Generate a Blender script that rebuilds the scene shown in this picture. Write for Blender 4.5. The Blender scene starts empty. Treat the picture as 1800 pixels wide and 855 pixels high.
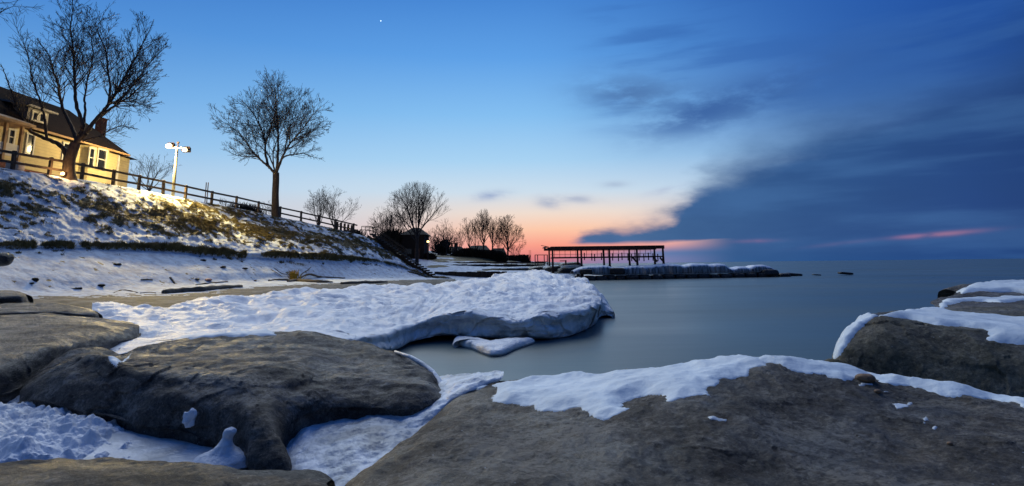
import bpy, math, random
import numpy as np
from mathutils import Matrix, Vector
from mathutils.bvhtree import BVHTree

sc = bpy.context.scene
COL = sc.collection
R = math.radians

# ------------------------------------------------------------------ camera
F = 1000.0                      # focal length in pixels of the 1800 px wide photograph
PPY = 289.0                     # row of the optical axis (the photograph is cropped, so the lens is shifted)
PITCH = math.atan(176.0 / F)
ROLL = -R(0.66)
CAMH = 2.0
cam_m = Matrix.Rotation(math.pi / 2 + PITCH, 3, 'X') @ Matrix.Rotation(ROLL, 3, 'Z')
cd = bpy.data.cameras.new('camera')
cd.sensor_width = 36.0
cd.lens = 36.0 * F / 1800.0
cd.shift_y = (PPY - 427.5) / 1800.0
cd.clip_start = 0.05
cd.clip_end = 60000
cam = bpy.data.objects.new('camera', cd)
cam.matrix_world = cam_m.to_4x4()
cam.location = (0, 0, CAMH)
COL.objects.link(cam)
sc.camera = cam


def ray(px, py):
    return cam_m @ Vector(((px - 900.0) / F, (PPY - py) / F, -1.0))


def at(px, py, Y=None, z=None, X=None):
    """world point on the line of sight through a pixel of the photograph, at a given distance, height or side plane"""
    d = ray(px, py)
    if Y is not None:
        t = Y / d.y
    elif X is not None:
        t = X / d.x
    else:
        t = (z - CAMH) / d.z
    return Vector((d.x * t, d.y * t, CAMH + d.z * t))


def azel(px, py):
    d = ray(px, py).normalized()
    return math.atan2(d.x, d.y), math.asin(d.z)


def lin(c):
    return tuple(((v / 255.0) / 12.92 if v / 255.0 <= 0.04045 else ((v / 255.0 + 0.055) / 1.055) ** 2.4) for v in c)


# ------------------------------------------------------------------ node helpers
class NT:
    def __init__(s, nt):
        s.nt = nt

    def new(s, typ, **kw):
        n = s.nt.nodes.new(typ)
        for k, v in kw.items():
            setattr(n, k, v)
        return n

    def put(s, inp, v):
        if hasattr(v, 'links') or hasattr(v, 'is_linked'):
            s.nt.links.new(v, inp)
        elif isinstance(v, (tuple, list)) and len(v) == 3 and inp.type == 'RGBA':
            inp.default_value = (*v, 1)
        else:
            inp.default_value = v

    def m(s, op, a, b=0.0, c=None, clamp=False):
        n = s.new('ShaderNodeMath', operation=op, use_clamp=clamp)
        s.put(n.inputs[0], a)
        s.put(n.inputs[1], b)
        if c is not None:
            s.put(n.inputs[2], c)
        return n.outputs[0]

    def mix(s, f, a, b, typ='MIX'):
        n = s.new('ShaderNodeMix', data_type='RGBA', blend_type=typ)
        s.put(n.inputs[0], f)
        s.put(n.inputs[6], a)
        s.put(n.inputs[7], b)
        return n.outputs[2]

    def step(s, v, lo, hi, a=0.0, b=1.0):
        n = s.new('ShaderNodeMapRange', interpolation_type='SMOOTHSTEP')
        s.put(n.inputs[0], v)
        n.inputs[1].default_value = lo
        n.inputs[2].default_value = hi
        n.inputs[3].default_value = a
        n.inputs[4].default_value = b
        return n.outputs[0]

    def ramp(s, f, stops, interp='LINEAR'):
        n = s.new('ShaderNodeValToRGB')
        cr = n.color_ramp
        cr.interpolation = interp
        while len(cr.elements) < len(stops):
            cr.elements.new(0.5)
        for e, (p, c) in zip(cr.elements, stops):
            e.position = p
            e.color = (*c, 1)
        s.put(n.inputs[0], f)
        return n.outputs[0]

    def curve(s, f, pts):
        n = s.new('ShaderNodeFloatCurve')
        cu = n.mapping.curves[0]
        for i, (x, y) in enumerate(pts):
            if i < 2:
                p = cu.points[i]
                p.location = (x, y)
            else:
                p = cu.points.new(x, y)
        for p in cu.points:
            p.handle_type = 'AUTO_CLAMPED'
        n.mapping.use_clip = False
        n.mapping.update()
        s.put(n.inputs['Value'], f)
        return n.outputs[0]

    def noise(s, vec, scale, detail=4, rough=0.55, dist=0.0):
        n = s.new('ShaderNodeTexNoise')
        if vec is not None:
            s.put(n.inputs['Vector'], vec)
        n.inputs['Scale'].default_value = scale
        n.inputs['Detail'].default_value = detail
        n.inputs['Roughness'].default_value = rough
        n.inputs['Distortion'].default_value = dist
        return n.outputs[0]

    def vec(s, x, y, z=0.0):
        n = s.new('ShaderNodeCombineXYZ')
        s.put(n.inputs[0], x)
        s.put(n.inputs[1], y)
        s.put(n.inputs[2], z)
        return n.outputs[0]

    def vmap(s, v, scale=(1, 1, 1), rot=(0, 0, 0), loc=(0, 0, 0)):
        n = s.new('ShaderNodeMapping')
        s.put(n.inputs[0], v)
        n.inputs['Scale'].default_value = scale
        n.inputs['Rotation'].default_value = rot
        n.inputs['Location'].default_value = loc
        return n.outputs[0]


# ------------------------------------------------------------------ dusk sky
w = bpy.data.worlds.new('World')
sc.world = w
w.use_nodes = True
w.node_tree.nodes.clear()
g = NT(w.node_tree)
tc = g.new('ShaderNodeTexCoord')
sep = g.new('ShaderNodeSeparateXYZ')
g.nt.links.new(tc.outputs['Generated'], sep.inputs[0])
az = g.m('ARCTAN2', sep.outputs[0], sep.outputs[1])
el = g.m('ARCSINE', sep.outputs[2])
sky_pos = g.m('DIVIDE', g.m('ADD', el, 0.02), 0.62, clamp=True)


def sp(e):
    return (e + 0.02) / 0.62


glow = g.ramp(sky_pos, [
    (sp(-0.02), lin((150, 105, 130))), (sp(0.012), lin((226, 128, 128))), (sp(0.032), lin((250, 158, 138))),
    (sp(0.060), lin((252, 200, 170))), (sp(0.088), lin((240, 220, 206))), (sp(0.125), lin((205, 222, 236))),
    (sp(0.18), lin((168, 210, 242))), (sp(0.26), lin((132, 190, 240))), (sp(0.36), lin((94, 160, 230))),
    (sp(0.46), lin((70, 134, 212))), (sp(0.58), lin((50, 104, 184)))])
side = g.ramp(sky_pos, [
    (sp(-0.02), lin((205, 200, 210))), (sp(0.03), lin((210, 212, 222))), (sp(0.12), lin((160, 200, 234))),
    (sp(0.22), lin((108, 166, 226))), (sp(0.32), lin((74, 136, 208))), (sp(0.46), lin((46, 104, 186))),
    (sp(0.58), lin((38, 88, 168)))])
ga = g.m('DIVIDE', g.m('ADD', az, 0.04), 0.66)
gf = g.m('POWER', 2.718, g.m('MULTIPLY', g.m('MULTIPLY', ga, ga), -1.0))
gb = g.m('DIVIDE', g.m('ADD', az, -0.08), 0.36)
gn = g.m('POWER', 2.718, g.m('MULTIPLY', g.m('MULTIPLY', gb, gb), -1.0))
hi = g.step(el, 0.05, 0.15)
gf = g.m('ADD', g.m('MULTIPLY', gf, hi), g.m('MULTIPLY', gn, g.m('SUBTRACT', 1.0, hi)))
clear = g.mix(gf, side, glow)
# grey blue murk beneath the cloud, right of the sunset
hz = g.m('MULTIPLY', g.step(az, 0.10, 0.27), g.step(el, 0.034, 0.014))
clear = g.mix(hz, clear, lin((88, 122, 172)))
purp = g.m('MULTIPLY', g.step(az, 0.02, 0.16), g.step(el, 0.022, 0.002))
clear = g.mix(g.m('MULTIPLY', purp, 0.75), clear, lin((128, 128, 172)))
# the clear sky deepens towards the right at height
dk = g.m('MULTIPLY', g.step(az, 0.0, 0.75), g.step(el, 0.08, 0.3))
clear = g.mix(dk, clear, lin((34, 84, 165)))

# away from the sunset, behind the camera, the dusk sky is darker
bk = g.m('MULTIPLY', g.step(g.m('ABSOLUTE', az), 0.95, 2.2), g.step(el, 1.4, 0.7))
clear = g.mix(g.m('MULTIPLY', bk, 0.7), clear, lin((30, 52, 92)))

cv = g.vec(g.m('MULTIPLY', az, 1.0), g.m('MULTIPLY', el, 2.6))
n1 = g.noise(cv, 7.0, 6, 0.55)
n2 = g.noise(g.vmap(cv, rot=(0, 0, R(-38)), scale=(1.0, 3.2, 1), loc=(3.1, 1.7, 0)), 3.0, 5, 0.5)
n3 = g.noise(g.vmap(cv, loc=(9, 4, 2)), 15.0, 5, 0.6)
A0, A1 = -0.1, 1.1


def ca(px):
    return (azel(px, 300)[0] - A0) / (A1 - A0)


def ce(px, py):
    return azel(px, py)[1]


caz = g.m('DIVIDE', g.m('SUBTRACT', az, A0), A1 - A0, clamp=True)
caz2 = g.m('ADD', caz, g.m('MULTIPLY', g.m('SUBTRACT', n1, 0.5), 0.085), clamp=True)
ve = g.curve(caz2, [(0, 0.0), (ca(985), 0.030), (ca(1040), ce(1040, 405)), (ca(1120), ce(1120, 392)), (ca(1170), ce(1170, 380)),
                   (ca(1205), ce(1205, 340)), (ca(1240), ce(1240, 290)), (ca(1300), ce(1300, 255)),
                   (ca(1400), ce(1400, 212)), (ca(1520), ce(1520, 150)), (ca(1660), ce(1660, 84)),
                   (ca(1800), ce(1800, 10)), (1.0, 0.75)])
edge = g.m('ADD', g.m('SUBTRACT', ve, el), g.m('ADD', g.m('MULTIPLY', g.m('SUBTRACT', n1, 0.5), 0.055), g.m('MULTIPLY', g.m('SUBTRACT', n3, 0.5), 0.022)))
soft = g.m('DIVIDE', edge, g.m('ADD', 0.018, g.m('ADD', g.m('MULTIPLY', g.step(el, 0.04, 0.13), 0.060), g.m('MULTIPLY', g.step(el, 0.13, 0.36), 0.20))))
m1 = g.step(soft, -0.6, 1.0)
low = g.m('MAXIMUM', g.step(az, azel(1150, 430)[0], azel(1300, 430)[0]),
          g.step(g.m('ADD', el, g.m('MULTIPLY', g.m('SUBTRACT', n1, 0.5), 0.01)), 0.029, 0.038))
m1 = g.m('MULTIPLY', g.m('MULTIPLY', m1, low), g.step(az, 0.075, 0.12))
behind = g.m('SUBTRACT', 1.0, g.step(az, 1.7, 3.0))
m1 = g.m('MULTIPLY', m1, behind)
ccol = g.ramp(g.m('DIVIDE', az, 0.8, clamp=True), [(0.1, lin((84, 116, 156))), (0.35, lin((58, 98, 146))), (0.6, lin((44, 84, 138))), (0.85, lin((34, 70, 128))), (1.0, lin((26, 58, 114)))])
ccol = g.mix(g.m('MULTIPLY', g.step(n2, 0.42, 0.66), 0.45), ccol, lin((66, 110, 164)))
ccol = g.mix(g.m('MULTIPLY', g.step(n1, 0.35, 0.7), 0.25), ccol, lin((34, 68, 120)))
# upper thin veil, stretched along the wind
win = g.m('MULTIPLY', g.m('MULTIPLY', g.step(az, 0.08, 0.25), g.step(el, 0.19, 0.27)), behind)
veil = g.m('MULTIPLY', g.m('MULTIPLY', g.step(n2, 0.45, 0.62), win), 0.55)
clear = g.mix(veil, clear, lin((50, 100, 174)))


def blob(px, py, sx, sy, amt, colour, base, tilt=0.0):
    a, e = azel(px, py)
    dx = g.m('SUBTRACT', az, a)
    dy = g.m('ADD', g.m('SUBTRACT', el, e), g.m('MULTIPLY', dx, tilt))
    dx = g.m('DIVIDE', dx, sx)
    dy = g.m('DIVIDE', dy, sy)
    q = g.m('POWER', 2.718, g.m('MULTIPLY', g.m('ADD', g.m('MULTIPLY', dx, dx), g.m('MULTIPLY', dy, dy)), -1.0))
    q = g.m('MULTIPLY', q, g.m('MULTIPLY', g.step(n3, 0.25, 0.6), amt))
    return g.mix(q, base, colour)


clear = blob(1115, 165, 0.09, 0.030, 0.75, lin((72, 110, 164)), clear, 0.10)
clear = blob(1240, 195, 0.10, 0.030, 0.85, lin((52, 92, 156)), clear, -0.20)
clear = blob(1340, 165, 0.13, 0.028, 0.6, lin((58, 100, 164)), clear, -0.3)
clear = blob(862, 344, 0.030, 0.008, 0.75, lin((140, 160, 200)), clear, -0.1)
clear = blob(965, 356, 0.022, 0.010, 0.8, lin((150, 165, 195)), clear, 0.1)
clear = blob(1015, 350, 0.035, 0.007, 0.7, lin((160, 172, 198)), clear, 0.1)
clear = blob(1080, 325, 0.022, 0.006, 0.6, lin((160, 178, 205)), clear)
clear = blob(1170, 335, 0.035, 0.006, 0.5, lin((165, 175, 205)), clear, -0.2)
sky = g.mix(m1, clear, ccol)
sky = blob(1655, 412, 0.040, 0.0034, 0.6, lin((178, 124, 150)), sky, -0.07)
sky = blob(1600, 416, 0.020, 0.0026, 0.6, lin((150, 112, 150)), sky, -0.05)
sky = blob(1330, 424, 0.03, 0.003, 0.45, lin((140, 110, 150)), sky)
sky = blob(1480, 428, 0.05, 0.003, 0.3, lin((110, 105, 150)), sky, -0.1)
nish = g.new('ShaderNodeTexSky', sky_type='NISHITA')
nish.sun_disc = False
nish.sun_elevation = R(-3)
nish.sun_rotation = 0.06
# a trace of the physical sky keeps the unseen directions in step with the visible ones
add = g.new('ShaderNodeMix', data_type='RGBA', blend_type='ADD')
add.inputs[0].default_value = 0.02
g.put(add.inputs[6], sky)
g.put(add.inputs[7], nish.outputs[0])
bg = g.new('ShaderNodeBackground')
g.put(bg.inputs[0], add.outputs[2])
bg.inputs[1].default_value = 1.0
wo = g.new('ShaderNodeOutputWorld')
g.nt.links.new(bg.outputs[0], wo.inputs[0])

# twilight glow of the sky on the ground: one very soft lamp from the bright side
sl = bpy.data.lights.new('twilight', 'SUN')
sl.energy = 1.6
sl.angle = R(55)
sl.color = (0.92, 0.98, 0.93)
so = bpy.data.objects.new('twilight', sl)
so.rotation_euler = Vector((0.35, -0.95, -1.0)).to_track_quat('-Z', 'Y').to_euler()
COL.objects.link(so)

sc.view_settings.view_transform = 'Standard'
sc.view_settings.look = 'None'
sc.view_settings.exposure = 0.0
sc.view_settings.gamma = 1.0


# ------------------------------------------------------------------ numpy noise
_rs = np.random.RandomState(7)
_T = _rs.rand(65536)


def vnoise(P):
    P = np.asarray(P, float)
    i = np.floor(P).astype(np.int64)
    f = P - i
    f = f * f * f * (f * (f * 6 - 15) + 10)

    def h(a, b, c):
        return _T[((a * 73856093) ^ (b * 19349663) ^ (c * 83492791)) & 65535]
    x, y, z = i[..., 0], i[..., 1], i[..., 2]
    u, v, t = f[..., 0], f[..., 1], f[..., 2]
    def L(a, b, k):
        return a + (b - a) * k
    return L(L(L(h(x, y, z), h(x + 1, y, z), u), L(h(x, y + 1, z), h(x + 1, y + 1, z), u), v),
             L(L(h(x, y, z + 1), h(x + 1, y, z + 1), u), L(h(x, y + 1, z + 1), h(x + 1, y + 1, z + 1), u), v), t)


def fbm(P, octv=4, gain=0.5):
    P = np.asarray(P, float)
    s = 0
    a = 1.0
    tot = 0
    for k in range(octv):
        s = s + a * (vnoise(P * (2 ** k) + 17.3 * k) * 2 - 1)
        tot += a
        a *= gain
    return s / tot


def facets(P, amp=0.15, seed=0):
    """broken planar faces: every cell tilts its own way"""
    P = np.asarray(P, float)
    sh = P.shape[:-1]
    Q_ = P.reshape(-1, 3)
    Q_ = Q_ + 0.22 * np.stack([fbm(Q_ * 1.7 + 5, 3), fbm(Q_ * 1.7 + 25, 3), fbm(Q_ * 1.7 + 45, 3)], -1)
    I = np.floor(Q_).astype(np.int64)
    best = np.full(len(Q_), 1e9)
    out = np.zeros(len(Q_))
    for dx in (-1, 0, 1):
        for dy in (-1, 0, 1):
            for dz in (-1, 0, 1):
                c = I + np.array([dx, dy, dz])
                h = ((c[:, 0] * 73856093) ^ (c[:, 1] * 19349663) ^ (c[:, 2] * 83492791)) + seed * 7919
                r_ = [_T[(h + k * 1013) & 65535] for k in range(6)]
                f = c + np.stack(r_[:3], -1)
                d = ((Q_ - f) ** 2).sum(1)
                t_ = np.stack(r_[3:], -1) * 2 - 1
                v_ = ((Q_ - f) * t_).sum(1) + r_[3] * 0.4
                m_ = d < best
                best[m_] = d[m_]
                out[m_] = v_[m_]
    return out.reshape(sh) * amp


def ridged(P, octv=4):
    return 1 - np.abs(fbm(P, octv)) * 2


# ------------------------------------------------------------------ object helpers
def link(name, me, mat=None, parent=None):
    o = bpy.data.objects.new(name, me)
    COL.objects.link(o)
    if mat is not None and me is not None:
        me.materials.append(mat)
    if parent is not None:
        o.parent = parent
    return o


def tag(o, label=None, cat=None, group=None, kind=None):
    if label:
        o['label'] = label
    if cat:
        o['category'] = cat
    if group:
        o['group'] = group
    if kind:
        o['kind'] = kind
    return o


def empty(name, loc, label=None, cat=None, group=None):
    o = bpy.data.objects.new(name, None)
    o.empty_display_size = 0.2
    o.location = loc
    COL.objects.link(o)
    tag(o, label, cat, group)
    bpy.context.view_layer.update()
    return o


def mesh_np(name, V, Fc, smooth=True):
    me = bpy.data.meshes.new(name)
    V = np.asarray(V, np.float32)
    Fc = np.asarray(Fc, np.int32)
    k = Fc.shape[1]
    me.vertices.add(len(V))
    me.vertices.foreach_set('co', V.ravel())
    me.loops.add(Fc.size)
    me.loops.foreach_set('vertex_index', Fc.ravel())
    me.polygons.add(len(Fc))
    me.polygons.foreach_set('loop_start', np.arange(len(Fc), dtype=np.int32) * k)
    me.polygons.foreach_set('loop_total', np.full(len(Fc), k, np.int32))
    me.update(calc_edges=True)
    if smooth:
        me.polygons.foreach_set('use_smooth', np.ones(len(Fc), bool))
    me.validate()
    return me


def grid_faces(nv, nu, close_u=False):
    idx = np.arange(nv * nu).reshape(nv, nu)
    a = idx[:-1, :-1].ravel()
    b = idx[:-1, 1:].ravel()
    c = idx[1:, 1:].ravel()
    d = idx[1:, :-1].ravel()
    f = np.stack([a, b, c, d], 1)
    if close_u:
        a = idx[:-1, -1]
        b = idx[:-1, 0]
        c = idx[1:, 0]
        d = idx[1:, -1]
        f = np.concatenate([f, np.stack([a, b, c, d], 1)])
    return f


def cr(P, m, arc=False):
    """Catmull-Rom resampling of a list of points (axis 0) to m samples"""
    P = np.asarray(P, float)
    n = len(P)
    if arc:
        d = np.r_[0, np.cumsum(np.linalg.norm(np.diff(P, axis=0), axis=-1))]
        t = np.interp(np.linspace(0, d[-1], m), d, np.arange(n))
    else:
        t = np.linspace(0, n - 1, m)
    i = np.clip(np.floor(t).astype(int), 0, n - 2)
    f = (t - i).reshape((-1,) + (1,) * (P.ndim - 1))
    p1 = P[i]
    p2 = P[i + 1]
    p0 = P[np.maximum(i - 1, 0)]
    p3 = P[np.minimum(i + 2, n - 1)]
    k = 0.42
    m1_ = k * (p2 - p0)
    m2_ = k * (p3 - p1)
    f2 = f * f
    f3 = f2 * f
    return (2 * f3 - 3 * f2 + 1) * p1 + (f3 - 2 * f2 + f) * m1_ + (-2 * f3 + 3 * f2) * p2 + (f3 - f2) * m2_


def normals_grid(G):
    du = np.gradient(G, axis=1)
    dv = np.gradient(G, axis=0)
    n = np.cross(du, dv)
    return n / (np.linalg.norm(n, axis=-1, keepdims=True) + 1e-9)


def loft(rows, nu, nv, disp=None):
    rows = [cr([tuple(p) for p in r], nu) for r in rows]
    G = cr(np.array(rows), nv)
    if disp is not None:
        N = normals_grid(G)
        G = disp(G, N)
    return G


def grid_obj(name, G, mat, parent=None, flip=False):
    f = grid_faces(G.shape[0], G.shape[1])
    if flip:
        f = f[:, ::-1]
    me = mesh_np(name, G.reshape(-1, 3), f)
    return link(name, me, mat, parent)


class MB:
    """collects simple solids into one mesh"""
    def __init__(s):
        s.v = []
        s.f = []

    def add(s, V, Fs):
        o = len(s.v)
        s.v += [tuple(p) for p in V]
        s.f += [tuple(i + o for i in f) for f in Fs]

    def box(s, c, size, M=None, taper=1.0, bev=0.0):
        x, y, z = size[0] / 2, size[1] / 2, size[2] / 2
        t = taper
        V = [(-x, -y, -z), (x, -y, -z), (x, y, -z), (-x, y, -z), (-x * t, -y * t, z), (x * t, -y * t, z), (x * t, y * t, z), (-x * t, y * t, z)]
        M = M or Matrix.Identity(3)
        V = [M @ Vector(p) + Vector(c) for p in V]
        s.add(V, [(0, 3, 2, 1), (4, 5, 6, 7), (0, 1, 5, 4), (1, 2, 6, 5), (2, 3, 7, 6), (3, 0, 4, 7)])

    def beam(s, a, b, wd, ht, up=(0, 0, 1)):
        a = Vector(a)
        b = Vector(b)
        d = (b - a)
        L = d.length
        d = d / L
        upv = Vector(up)
        if abs(d.dot(upv)) > 0.97:
            upv = Vector((0, 1, 0))
        sx = d.cross(upv).normalized()
        uz = sx.cross(d).normalized()
        M = Matrix((sx, d, uz)).transposed()
        s.box((a + b) / 2, (wd, L, ht), M)

    def tube(s, pts, rad, n=8, cap=True):
        pts = [Vector(p) for p in pts]
        if not isinstance(rad, (list, tuple)):
            rad = [rad] * len(pts)
        V = []
        up = Vector((0.13, 0.31, 0.94))
        for i, p in enumerate(pts):
            d = (pts[min(i + 1, len(pts) - 1)] - pts[max(i - 1, 0)]).normalized()
            if abs(d.dot(up)) > 0.95:
                up = Vector((1, 0.1, 0))
            a = d.cross(up).normalized()
            b = a.cross(d)
            for k in range(n):
                t = 2 * math.pi * k / n
                V.append(p + (a * math.cos(t) + b * math.sin(t)) * rad[i])
        Fs = []
        for i in range(len(pts) - 1):
            for k in range(n):
                k2 = (k + 1) % n
                Fs.append((i * n + k, i * n + k2, (i + 1) * n + k2, (i + 1) * n + k))
        if cap:
            Fs.append(tuple(range(n))[::-1])
            Fs.append(tuple((len(pts) - 1) * n + k for k in range(n)))
        s.add(V, Fs)

    def poly(s, V, Fs):
        s.add(V, Fs)

    def build(s, name, mat, parent=None, smooth=False, bevel=0.0):
        me = bpy.data.meshes.new(name)
        me.from_pydata([tuple(v) for v in s.v], [], s.f)
        me.update()
        if parent is not None and parent.type == 'EMPTY':
            off = parent.matrix_world.translation
            me.transform(Matrix.Translation(-off))
        o = link(name, me, mat, parent)
        if smooth:
            me.polygons.foreach_set('use_smooth', [True] * len(me.polygons))
        if bevel:
            md = o.modifiers.new('bevel', 'BEVEL')
            md.width = bevel
            md.segments = 2
            md.limit_method = 'ANGLE'
        return o


def rebase(o, parent):
    """hang a mesh given in world coordinates under a thing"""
    o.data.transform(Matrix.Translation(-parent.matrix_world.translation))
    o.parent = parent
    return o


def superblob(c, size, rot=0.0, n=24, amp=0.12, fr=1.2, seed=0, p=0.55, tilt=0.0):
    """rounded irregular block as (V, F): superellipsoid with noise"""
    th = np.linspace(-math.pi / 2, math.pi / 2, n)
    ph = np.linspace(0, 2 * math.pi, n * 2, endpoint=False)
    T, Pp = np.meshgrid(th, ph, indexing='ij')
    sg = lambda a, e: np.sign(a) * np.abs(a) ** e
    X = sg(np.cos(T), p) * sg(np.cos(Pp), p)
    Y = sg(np.cos(T), p) * sg(np.sin(Pp), p)
    Z = sg(np.sin(T), p)
    P = np.stack([X, Y, Z], -1)
    S = np.array(size) / 2
    q = P * S
    nn = fbm(q * fr + seed * 13.7, 4)
    n2_ = fbm(q * fr * 0.5 + seed * 5.7 + 40, 2)
    P = P * (1 + amp * nn + amp * n2_)[..., None] * S
    ct, st = math.cos(tilt), math.sin(tilt)
    x = P[..., 0] * ct - P[..., 2] * st
    z = P[..., 0] * st + P[..., 2] * ct
    c_, s_ = math.cos(rot), math.sin(rot)
    y = P[..., 1]
    P = np.stack([x * c_ - y * s_, x * s_ + y * c_, z], -1) + np.array(c)
    return P.reshape(-1, 3), grid_faces(n, n * 2, True)


# ------------------------------------------------------------------ materials
def material(name, rough=0.8, spec=0.3):
    m = bpy.data.materials.new(name)
    m.use_nodes = True
    nt = m.node_tree
    b = nt.nodes['Principled BSDF']
    b.inputs['Roughness'].default_value = rough
    b.inputs['Specular IOR Level'].default_value = spec
    return m, NT(nt), b


def bump(g, b, h, strength=0.4, dist=0.02, prev=None):
    n = g.new('ShaderNodeBump')
    n.inputs['Strength'].default_value = strength
    n.inputs['Distance'].default_value = dist
    g.put(n.inputs['Height'], h)
    if prev is not None:
        g.put(n.inputs['Normal'], prev)
    g.put(b.inputs['Normal'], n.outputs[0])
    return n.outputs[0]


def simple(name, col, rough=0.7, var=0.25, scale=3.0, stretch=(1, 1, 1), spec=0.3, bmp=0.3, bscale=None, bdist=0.01, metallic=0.0):
    m, g, b = material(name, rough, spec)
    t = g.new('ShaderNodeTexCoord')
    v = g.vmap(t.outputs['Object'], scale=stretch)
    n = g.noise(v, scale, 6, 0.6)
    c = g.mix(g.step(n, 0.3, 0.7), tuple(x * (1 - var) for x in col), tuple(min(1, x * (1 + var)) for x in col))
    g.put(b.inputs['Base Color'], c)
    b.inputs['Metallic'].default_value = metallic
    if bmp:
        bump(g, b, g.noise(v, bscale or scale * 4, 5, 0.6), bmp, bdist)
    return m


def mat_snow(name, tint=(0.75, 0.85, 0.90), fine=55.0, coarse=9.0, dirt=0.0, amt=0.5, warm=(0.45, 0.40, 0.34)):
    m, g, b = material(name, 0.62, 0.35)
    t = g.new('ShaderNodeTexCoord')
    v = t.outputs['Object']
    n = g.noise(v, coarse * 0.35, 6, 0.6)
    c = g.mix(g.step(n, 0.35, 0.7), tuple(x * 0.86 for x in tint), tint)
    if dirt:
        d = g.step(g.noise(v, 1.3, 7, 0.65), 0.55, 0.75)
        c = g.mix(g.m('MULTIPLY', d, dirt), c, warm)
    g.put(b.inputs['Base Color'], c)
    p = bump(g, b, g.noise(v, coarse, 5, 0.6), amt, 0.08)
    bump(g, b, g.noise(v, fine, 4, 0.6), amt * 0.6, 0.01, p)
    return m


def mat_rock(name, dark=(0.022, 0.018, 0.014), mid=(0.125, 0.106, 0.083), light=(0.31, 0.28, 0.235), scale=1.0, stretch=(1, 1, 1.8), rot=(0, 0, 0), moss=0.0, rough=0.62, frost=0.9):
    m, g, b = material(name, rough, 0.45)
    t = g.new('ShaderNodeTexCoord')
    v = g.vmap(t.outputs['Object'], scale=stretch, rot=rot)
    big = g.noise(v, 0.9 * scale, 6, 0.6, 0.5)
    med = g.noise(v, 6.0 * scale, 9, 0.72, 0.4)
    fine = g.noise(v, 30.0 * scale, 7, 0.78)
    s = g.m('ADD', g.m('MULTIPLY', med, 0.50), g.m('MULTIPLY', fine, 0.50))
    s = g.m('ADD', s, g.m('MULTIPLY', g.m('SUBTRACT', big, 0.5), 0.55))
    c = g.ramp(s, [(0.37, dark), (0.45, tuple(a * 0.4 + b_ * 0.6 for a, b_ in zip(dark, mid))), (0.51, mid), (0.60, light)])
    grit = g.step(g.noise(g.vmap(t.outputs['Object'], loc=(4, 9, 1)), 48 * scale, 4, 0.8), 0.58, 0.68)
    c = g.mix(g.m('MULTIPLY', grit, 0.5), c, tuple(min(1, x * 1.5) for x in light))
    g.put(b.inputs['Roughness'], g.step(g.noise(g.vmap(v, loc=(3, 3, 8)), 1.6 * scale, 6, 0.65), 0.35, 0.62, rough - 0.22, rough + 0.12))
    pit = g.step(g.noise(g.vmap(v, loc=(5, 1, 2)), 13 * scale, 7, 0.78), 0.38, 0.46)
    c = g.mix(g.m('MULTIPLY', g.m('SUBTRACT', 1.0, pit), 0.7), c, tuple(x * 0.55 for x in dark))
    rust = g.step(g.noise(g.vmap(v, loc=(2, 7, 4)), 2.2 * scale, 6, 0.65), 0.55, 0.72)
    c = g.mix(g.m('MULTIPLY', rust, 0.35), c, (0.15, 0.095, 0.05))
    if moss:
        mo = g.step(g.noise(g.vmap(v, loc=(8, 3, 4)), 2.8 * scale, 7, 0.7), 0.42, 0.62)
        c = g.mix(g.m('MULTIPLY', mo, moss), c, (0.085, 0.08, 0.035))
    if frost:
        vor = g.new('ShaderNodeTexVoronoi')
        g.put(vor.inputs['Vector'], t.outputs['Object'])
        vor.inputs['Scale'].default_value = 24 * scale
        fl = g.step(vor.outputs['Distance'], 0.16, 0.06)
        fl = g.m('MULTIPLY', fl, g.step(g.noise(g.vmap(v, loc=(1, 5, 9)), 5 * scale, 4, 0.7), 0.58, 0.64))
        c = g.mix(g.m('MULTIPLY', fl, frost), c, (0.7, 0.74, 0.8))
    g.put(b.inputs['Base Color'], c)
    p = bump(g, b, med, 0.9, 0.12)
    p = bump(g, b, g.noise(g.vmap(v, scale=(1, 1, 2)), 15 * scale, 9, 0.75), 0.9, 0.06, p)
    bump(g, b, fine, 0.9, 0.020, p)
    return m


M = {}
M['snow'] = mat_snow('snow')
M['snow_soft'] = mat_snow('fresh_snow', tint=(0.74, 0.82, 0.87), coarse=5.0, fine=30, amt=0.3)
M['rock'] = mat_rock('grey_brown_rock')
M['rock2'] = mat_rock('streaked_rock', stretch=(1.4, 2.6, 1.4), rot=(0.2, 0.5, 0.6), mid=(0.155, 0.138, 0.118), light=(0.38, 0.355, 0.32))
M['slab'] = mat_rock('flat_slab_rock', dark=(0.05, 0.045, 0.040), mid=(0.16, 0.145, 0.125), light=(0.30, 0.28, 0.25), stretch=(0.8, 1.4, 3.0))
M['mossy'] = mat_rock('mossy_rock', dark=(0.05, 0.043, 0.028), mid=(0.19, 0.165, 0.11), light=(0.36, 0.33, 0.25), moss=0.5, stretch=(1, 1, 0.9))
M['wetrock'] = mat_rock('wet_rock', dark=(0.008, 0.008, 0.008), mid=(0.02, 0.019, 0.018), light=(0.05, 0.046, 0.04), frost=0, rough=0.4)
M['wood'] = simple('weathered_wood', (0.04, 0.03, 0.024), 0.8, 0.35, 4, (1, 1, 1))
M['darkwood'] = simple('dark_wet_wood', (0.014, 0.010, 0.007), 0.75, 0.4, 4)
M['fence'] = simple('fence_wood', (0.085, 0.060, 0.042), 0.85, 0.3, 3)
M['bark'] = simple('tree_bark', (0.060, 0.045, 0.036), 0.9, 0.35, 6, (1, 1, 0.4), bmp=0.6, bdist=0.03)
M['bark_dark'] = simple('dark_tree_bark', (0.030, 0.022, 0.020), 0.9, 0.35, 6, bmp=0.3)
M['rust'] = simple('rusted_steel', (0.035, 0.018, 0.014), 0.7, 0.4, 2)
M['rustred'] = simple('red_brown_steel', (0.060, 0.018, 0.013), 0.7, 0.4, 2)

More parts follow.
